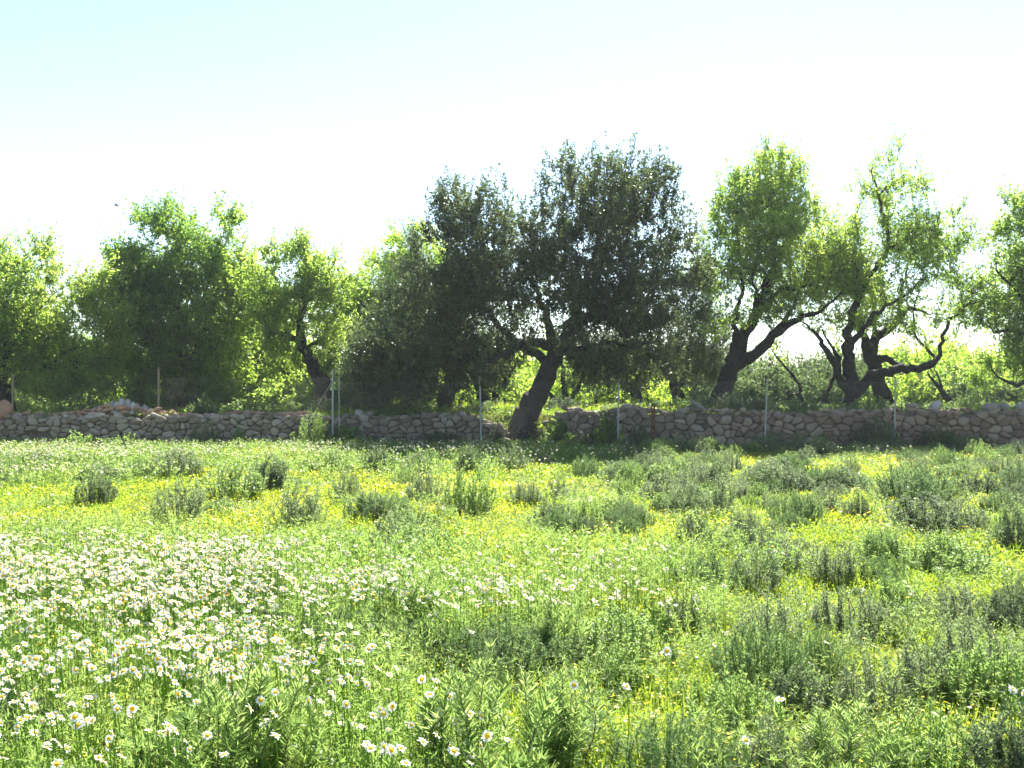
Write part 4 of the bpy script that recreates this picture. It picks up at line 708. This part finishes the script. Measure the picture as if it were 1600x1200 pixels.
for lo, hi, per, tp in [(2.6, 8.5, 26, [cover(rng, 150, .2, .022, .013, .09, k) for k in (0, 1, 4)]), (8.5, 16, 17, [cover(rng, 80, .25, .032, .02, .08, k) for k in (0, 2, 5)]), (16, 28.7, 9, [cover(rng, 70, .36, .05, .03, .08, k) for k in (0, 2, 5)])]:
    x, D = field_points(int(area(lo, hi) * per), lo, hi); v = vnoise(x * .8, D * .8, 31) * .6 + vnoise(x * 2.3, D * 2.3, 32) * .4
    fl = vnoise(x * .9 + 50, D * .6, 35); kd = np.where(fl > .62, 2, np.where(fl > .42, 1, 0)); sc = rng.uniform(.8, 1.3, len(x)); P = np.stack([x, D, gz(x, D)], 1)
    for k in range(3):
        s = kd == k; g.scatter(tp[k], P[s], rng.uniform(0, 6.28, s.sum()), sc[s], .02 + .75 * v[s] + .08 * k)
x = rng.uniform(-18, 18, 5200); D = rng.uniform(29.7, 48, 5200); gp = abs(x - .4) < 1.2; P = np.stack([x, D, gz(x, D)], 1); tv = vnoise(x * .7, D * .7, 33)
g.scatter(cover(rng, 60, .45, .07, .035, .12, 1), P, rng.uniform(0, 6.28, len(x)), rng.uniform(.7, 1.4, len(x)) * (.6 + 1.1 * tv), -.3 + .5 * tv)
tag(g.build('ground_cover', [M['clover'], M['yellow']]), 'yellow green low ground cover dotted with tiny yellow flowers', 'ground cover', kind='stuff')

gh = Geo(); flw = []
tpn = [herb(rng, 9, 34, .038, .006, .34, .16) for _ in range(4)]; tpm = [herb(rng, 8, 22, .05, .010, .34, .2) for _ in range(4)]; tpf = [herb(rng, 8, 14, .07, .02, .32, .3) for _ in range(4)]
for lo, hi, per, tp in [(3.0, 8.0, 34, tpn), (8.0, 14, 20, tpm), (14, 28.6, 7, tpf)]:
    x, D = field_points(int(area(lo, hi) * per), lo, hi); px, py = pix(x, D, gz(x, D) + .25); dd = ell(px, py, DA)
    nz = vnoise(x * 1.1, D * 1.1, 51) * .6 + vnoise(x * 3, D * 3, 52) * .4; pr = np.clip(dd / 12, 0, 1) * 1.0 + np.clip((nz - .52) * 6, 0, .75)
    near = np.clip((py - 900) / 120, 0, .38); pr = np.maximum(pr, near); s = rng.uniform(0, 1, len(x)) < pr; x, D, dd, nz = x[s], D[s], dd[s], nz[s]
    hs = np.where(dd > 6, rng.uniform(.9, 1.25, len(x)), rng.uniform(.4, .8, len(x))); P = np.stack([x, D, gz(x, D)], 1); pick = rng.integers(0, 4, len(x))
    for k in range(4):
        q = pick == k; g2 = gh; g2.scatter(tp[k], P[q], rng.uniform(0, 6.28, q.sum()), np.stack([np.ones(q.sum()), np.ones(q.sum()), hs[q]], 1), .2 + .6 * nz[q])
gq = Geo(); tq = [herb(rng, 8, 30, .04, .0055, .3, .2, 1.1) for _ in range(4)]
for lo, hi, per in [(3.4, 9, 16), (9, 28.4, 6)]:
    x, D = field_points(int(area(lo, hi) * per), lo, hi); px, py = pix(x, D, gz(x, D) + .15); nz = vnoise(x * .9 + 7, D * .9, 71) * .6 + vnoise(x * 2.6, D * 2.6, 72) * .4
    pr = .7 * np.clip((nz - .48) * 6, 0, 1) * np.clip((px - 350 - (py - 900) * .4) / 500, .12, 1) * (ell(px, py, DA) < 8); s = rng.uniform(0, 1, len(x)) < pr; x, D = x[s], D[s]; pick = rng.integers(0, 4, len(x)); hs = rng.uniform(.5, 1.1, len(x)); P = np.stack([x, D, gz(x, D)], 1)
    for k in range(4):
        q = pick == k; sx = np.interp(D[q], [4, 28], [1, 1.7]); gq.scatter(tq[k], P[q], rng.uniform(0, 6.28, q.sum()), np.stack([sx, sx, hs[q]], 1), .45)
tag(gq.build('scrub_layer', M['grey_green']), 'soft grey green low scrub merging over the right side of the meadow', 'scrub', kind='stuff')
tag(gh.build('herb_layer', M['daisy_green']), 'feathery green daisy leaves and herbs covering the field', 'herbs', kind='stuff')

# daisies
def daisy_tmpl(npet, detail, rngs, part):
    g = Geo()
    if part != 'disc':
        for k in range(npet):
            a = 2 * math.pi * k / npet + rngs.normal() * .06; ca, sa = math.cos(a), math.sin(a); L = rngs.uniform(.9, 1.05); dz = rngs.normal() * .08
            w0, w1 = .12 * 12 / npet, .22 * 12 / npet
            r0, r1, r2 = .28, .7 * L, 1.0 * L; z1, z2 = .10 + dz, .02 + dz * 2
            def pt(r, o, z): return (ca * r - sa * o, sa * r + ca * o, z)
            wm = (w0 + w1) / 2; v = [pt(r0, -w0, 0), pt(r0, w0, 0), pt(r1, -w1, z1), pt(r1, w1, z1), pt(r2, -w1 * .55, z2), pt(r2, w1 * .55, z2), pt(.5, -wm, z1 * .6), pt(.5, wm, z1 * .6)]
            if detail: g.add(v, np.array([[6, 7, 3, 2], [2, 3, 5, 4]]), .5, 0); g.add([v[0], v[1], v[7], v[6]], np.array([[0, 1, 2, 3]]), .5, 1)
            else: g.add([v[0], v[1], v[5], v[4]], np.array([[0, 1, 2, 3]]), .5, 0)
    if part != 'petals':
        k = 10 if detail else 6; th = np.arange(k) * 2 * math.pi / k; R = [(.34, -.06), (.36, .08), (.28, .18), (.14, .24)] if detail else [(.5, .06), (.3, .2)]
        v = np.concatenate([[(r * math.cos(t_), r * math.sin(t_), z) for t_ in th] for r, z in R]); q = np.array([[l * k + j, l * k + (j + 1) % k, (l + 1) * k + (j + 1) % k, (l + 1) * k + j] for l in range(len(R) - 1) for j in range(k)])
        v = np.concatenate([v, [(0, 0, R[-1][1] + .02)]]); top = (len(R) - 1) * k
        g.add(v, [q, np.array([[top + j, top + (j + 1) % k, len(v) - 1] for j in range(k)])], .5, 1)
    return g
fp = []
for lo, hi in [(3.0, 6.0), (6, 12), (12, 28.5)]:
    n = int(area(lo, hi, 1.) * 480); x, D = field_points(n, lo, hi, 1.)
    z = gz(x, D) + rng.normal(.34, .045, n); px, py = pix(x, D, z); dd = ell(px, py, DA); nz = vnoise(x * 2.2, D * 2.2, 61) * .5 + vnoise(x * 6, D * 6, 62) * .5
    dd = dd * 1.15 * np.clip((nz - .22) * 2.6, .08, 1.9) + .25; dd = np.where(px < -40, dd * .8, dd)
    s = rng.uniform(0, 1, n) < dd / 480; fp.append(np.stack([x, D, z], 1)[s])
FP = np.concatenate(fp); up = nrm(np.array([.42, -.22, .8]) + rng.normal(size=(len(FP), 3)) * .42); rr = rng.uniform(.0105, .0215, len(FP)) * np.interp(FP[:, 1], [4, 7, 12, 28], [1.12, 1.05, 1.1, 1.25])
px, py = pix(FP[:, 0], FP[:, 1], FP[:, 2]); inv = (px > 0) & (px < 1600) & (py < 1198); order = np.argsort(np.where(inv, FP[:, 1], 1e6)); NI = 300
near_i = order[:NI]; rest = np.setdiff1d(np.arange(len(FP)), near_i)
print('daisies', len(FP))
g = Geo(); yw = rng.uniform(0, 6.28, len(FP)); pk = rng.integers(0, 3, len(FP)); bud = rng.uniform(0, 1, len(FP)) < .16; bud[near_i] = False
tn = [daisy_tmpl(12, True, rng, '').freeze() for _ in range(3)]; tf = [daisy_tmpl(8, False, rng, '').freeze() for _ in range(3)]
for k in range(3):
    for nearr in (True, False):
        q = rest[(pk[rest] == k) & ~bud[rest] & ((FP[rest, 1] < 9) == nearr)]; g.scatter((tn if nearr else tf)[k], FP[q], yw[q], rr[q], 0, up=up[q])
q = rest[bud[rest]]; g.scatter(daisy_tmpl(8, False, rng, 'disc').freeze(), FP[q], yw[q], rr[q] * 1.1, 0, up=up[q])
st = Geo(); st.add([(0, 0, 0), (.003, 0, 0), (.0015, .0026, 0), (0, 0, -1), (.003, 0, -1), (.0015, .0026, -1)], np.array([[0, 1, 4, 3], [1, 2, 5, 4], [2, 0, 3, 5]]), .5, 2)
q = rest; g.scatter(st.freeze(), FP[q], yw[q], np.stack([np.ones(len(q)), np.ones(len(q)), FP[q, 2] - gz(FP[q, 0], FP[q, 1])], 1), 0)
tag(g.build('daisy_carpet', [M['white'], M['disc'], M['stem']]), 'carpet of countless white daisies with yellow centres over the field', 'daisies', kind='stuff')
dm = []
for k in range(4):
    pm_ = daisy_tmpl(13, True, rng, 'petals').build('petals', [M['white'], M['disc']], link=False); dmn = daisy_tmpl(13, True, rng, 'disc')
    dmn.f = {(kk[0], 0): v for kk, v in dmn.f.items()}; dm.append((pm_, dmn.build('disc', M['disc'], link=False)))
sg = Geo(); tube(sg, [(0, 0, -.01), (.012, .006, -.35), (.0, .0, -.7), (.02, -.01, -1)], [.0022, .0024, .0028, .003], 5, .5); stem_me = sg.build('stem', M['stem'], link=False)
def daisy_label(px, py):
    for a in sorted(LIST, key=lambda a: abs(a[0] - px) + 1.6 * abs(a[1] - a[2] * .5 - py)):
        dx = px - a[0]; dy = (py - a[1] + a[2] * .5) * 1.6; rel = ('right of' if dx > 0 else 'left of') if abs(dx) > abs(dy) else ('in front of' if dy > 0 else 'behind')
        l = f"foreground white daisy {rel} the {a[5].split(',')[0]}"
        if len(l.split()) <= 16: return l
for k, i in enumerate(near_i):
    p_ = FP[i]; o = empty('daisy', tuple(p_)); tag(o, daisy_label(*pix(*p_)), 'daisy', 'daisies in the foreground')
    hh = p_[2] - float(gz(p_[0], p_[1])) + .02; s_ = link_obj('stem', stem_me, o); s_.scale = (1, 1, hh)
    a = link_obj('petals', dm[k % 4][0], o); b = link_obj('disc', dm[k % 4][1], o); e = Vector(up[i]).to_track_quat('Z', 'Y').to_euler()
    for c in (a, b): c.rotation_euler = e; c.scale = (rr[i],) * 3

# ------------------------------------------------------------------ thin haze added to lift the shadows like lens glare, the sky outside it
hz = Geo(); hx, h0, h1, hz0, hz1 = 320, -60, 420, -1.5, 14
hz.add([(-hx, h0, hz0), (hx, h0, hz0), (hx, h1, hz0), (-hx, h1, hz0), (-hx, h0, hz1), (hx, h0, hz1), (hx, h1, hz1), (-hx, h1, hz1)], np.array([[0, 3, 2, 1], [4, 5, 6, 7], [0, 1, 5, 4], [1, 2, 6, 5], [2, 3, 7, 6], [3, 0, 4, 7]]), 0)
hm = bpy.data.materials.new('haze'); hm.use_nodes = True; ht = hm.node_tree; ht.nodes.remove(ht.nodes['Principled BSDF'])
pv = ht.nodes.new('ShaderNodeVolumePrincipled'); pv.inputs['Color'].default_value = (.9, .95, 1, 1); pv.inputs['Density'].default_value = .0004; pv.inputs['Anisotropy'].default_value = .3
ht.links.new(pv.outputs[0], ht.nodes['Material Output'].inputs['Volume'])
tag(hz.build('haze', hm), kind='stuff', label='thin haze added over the field to lift dark tones like lens glare', cat='haze')
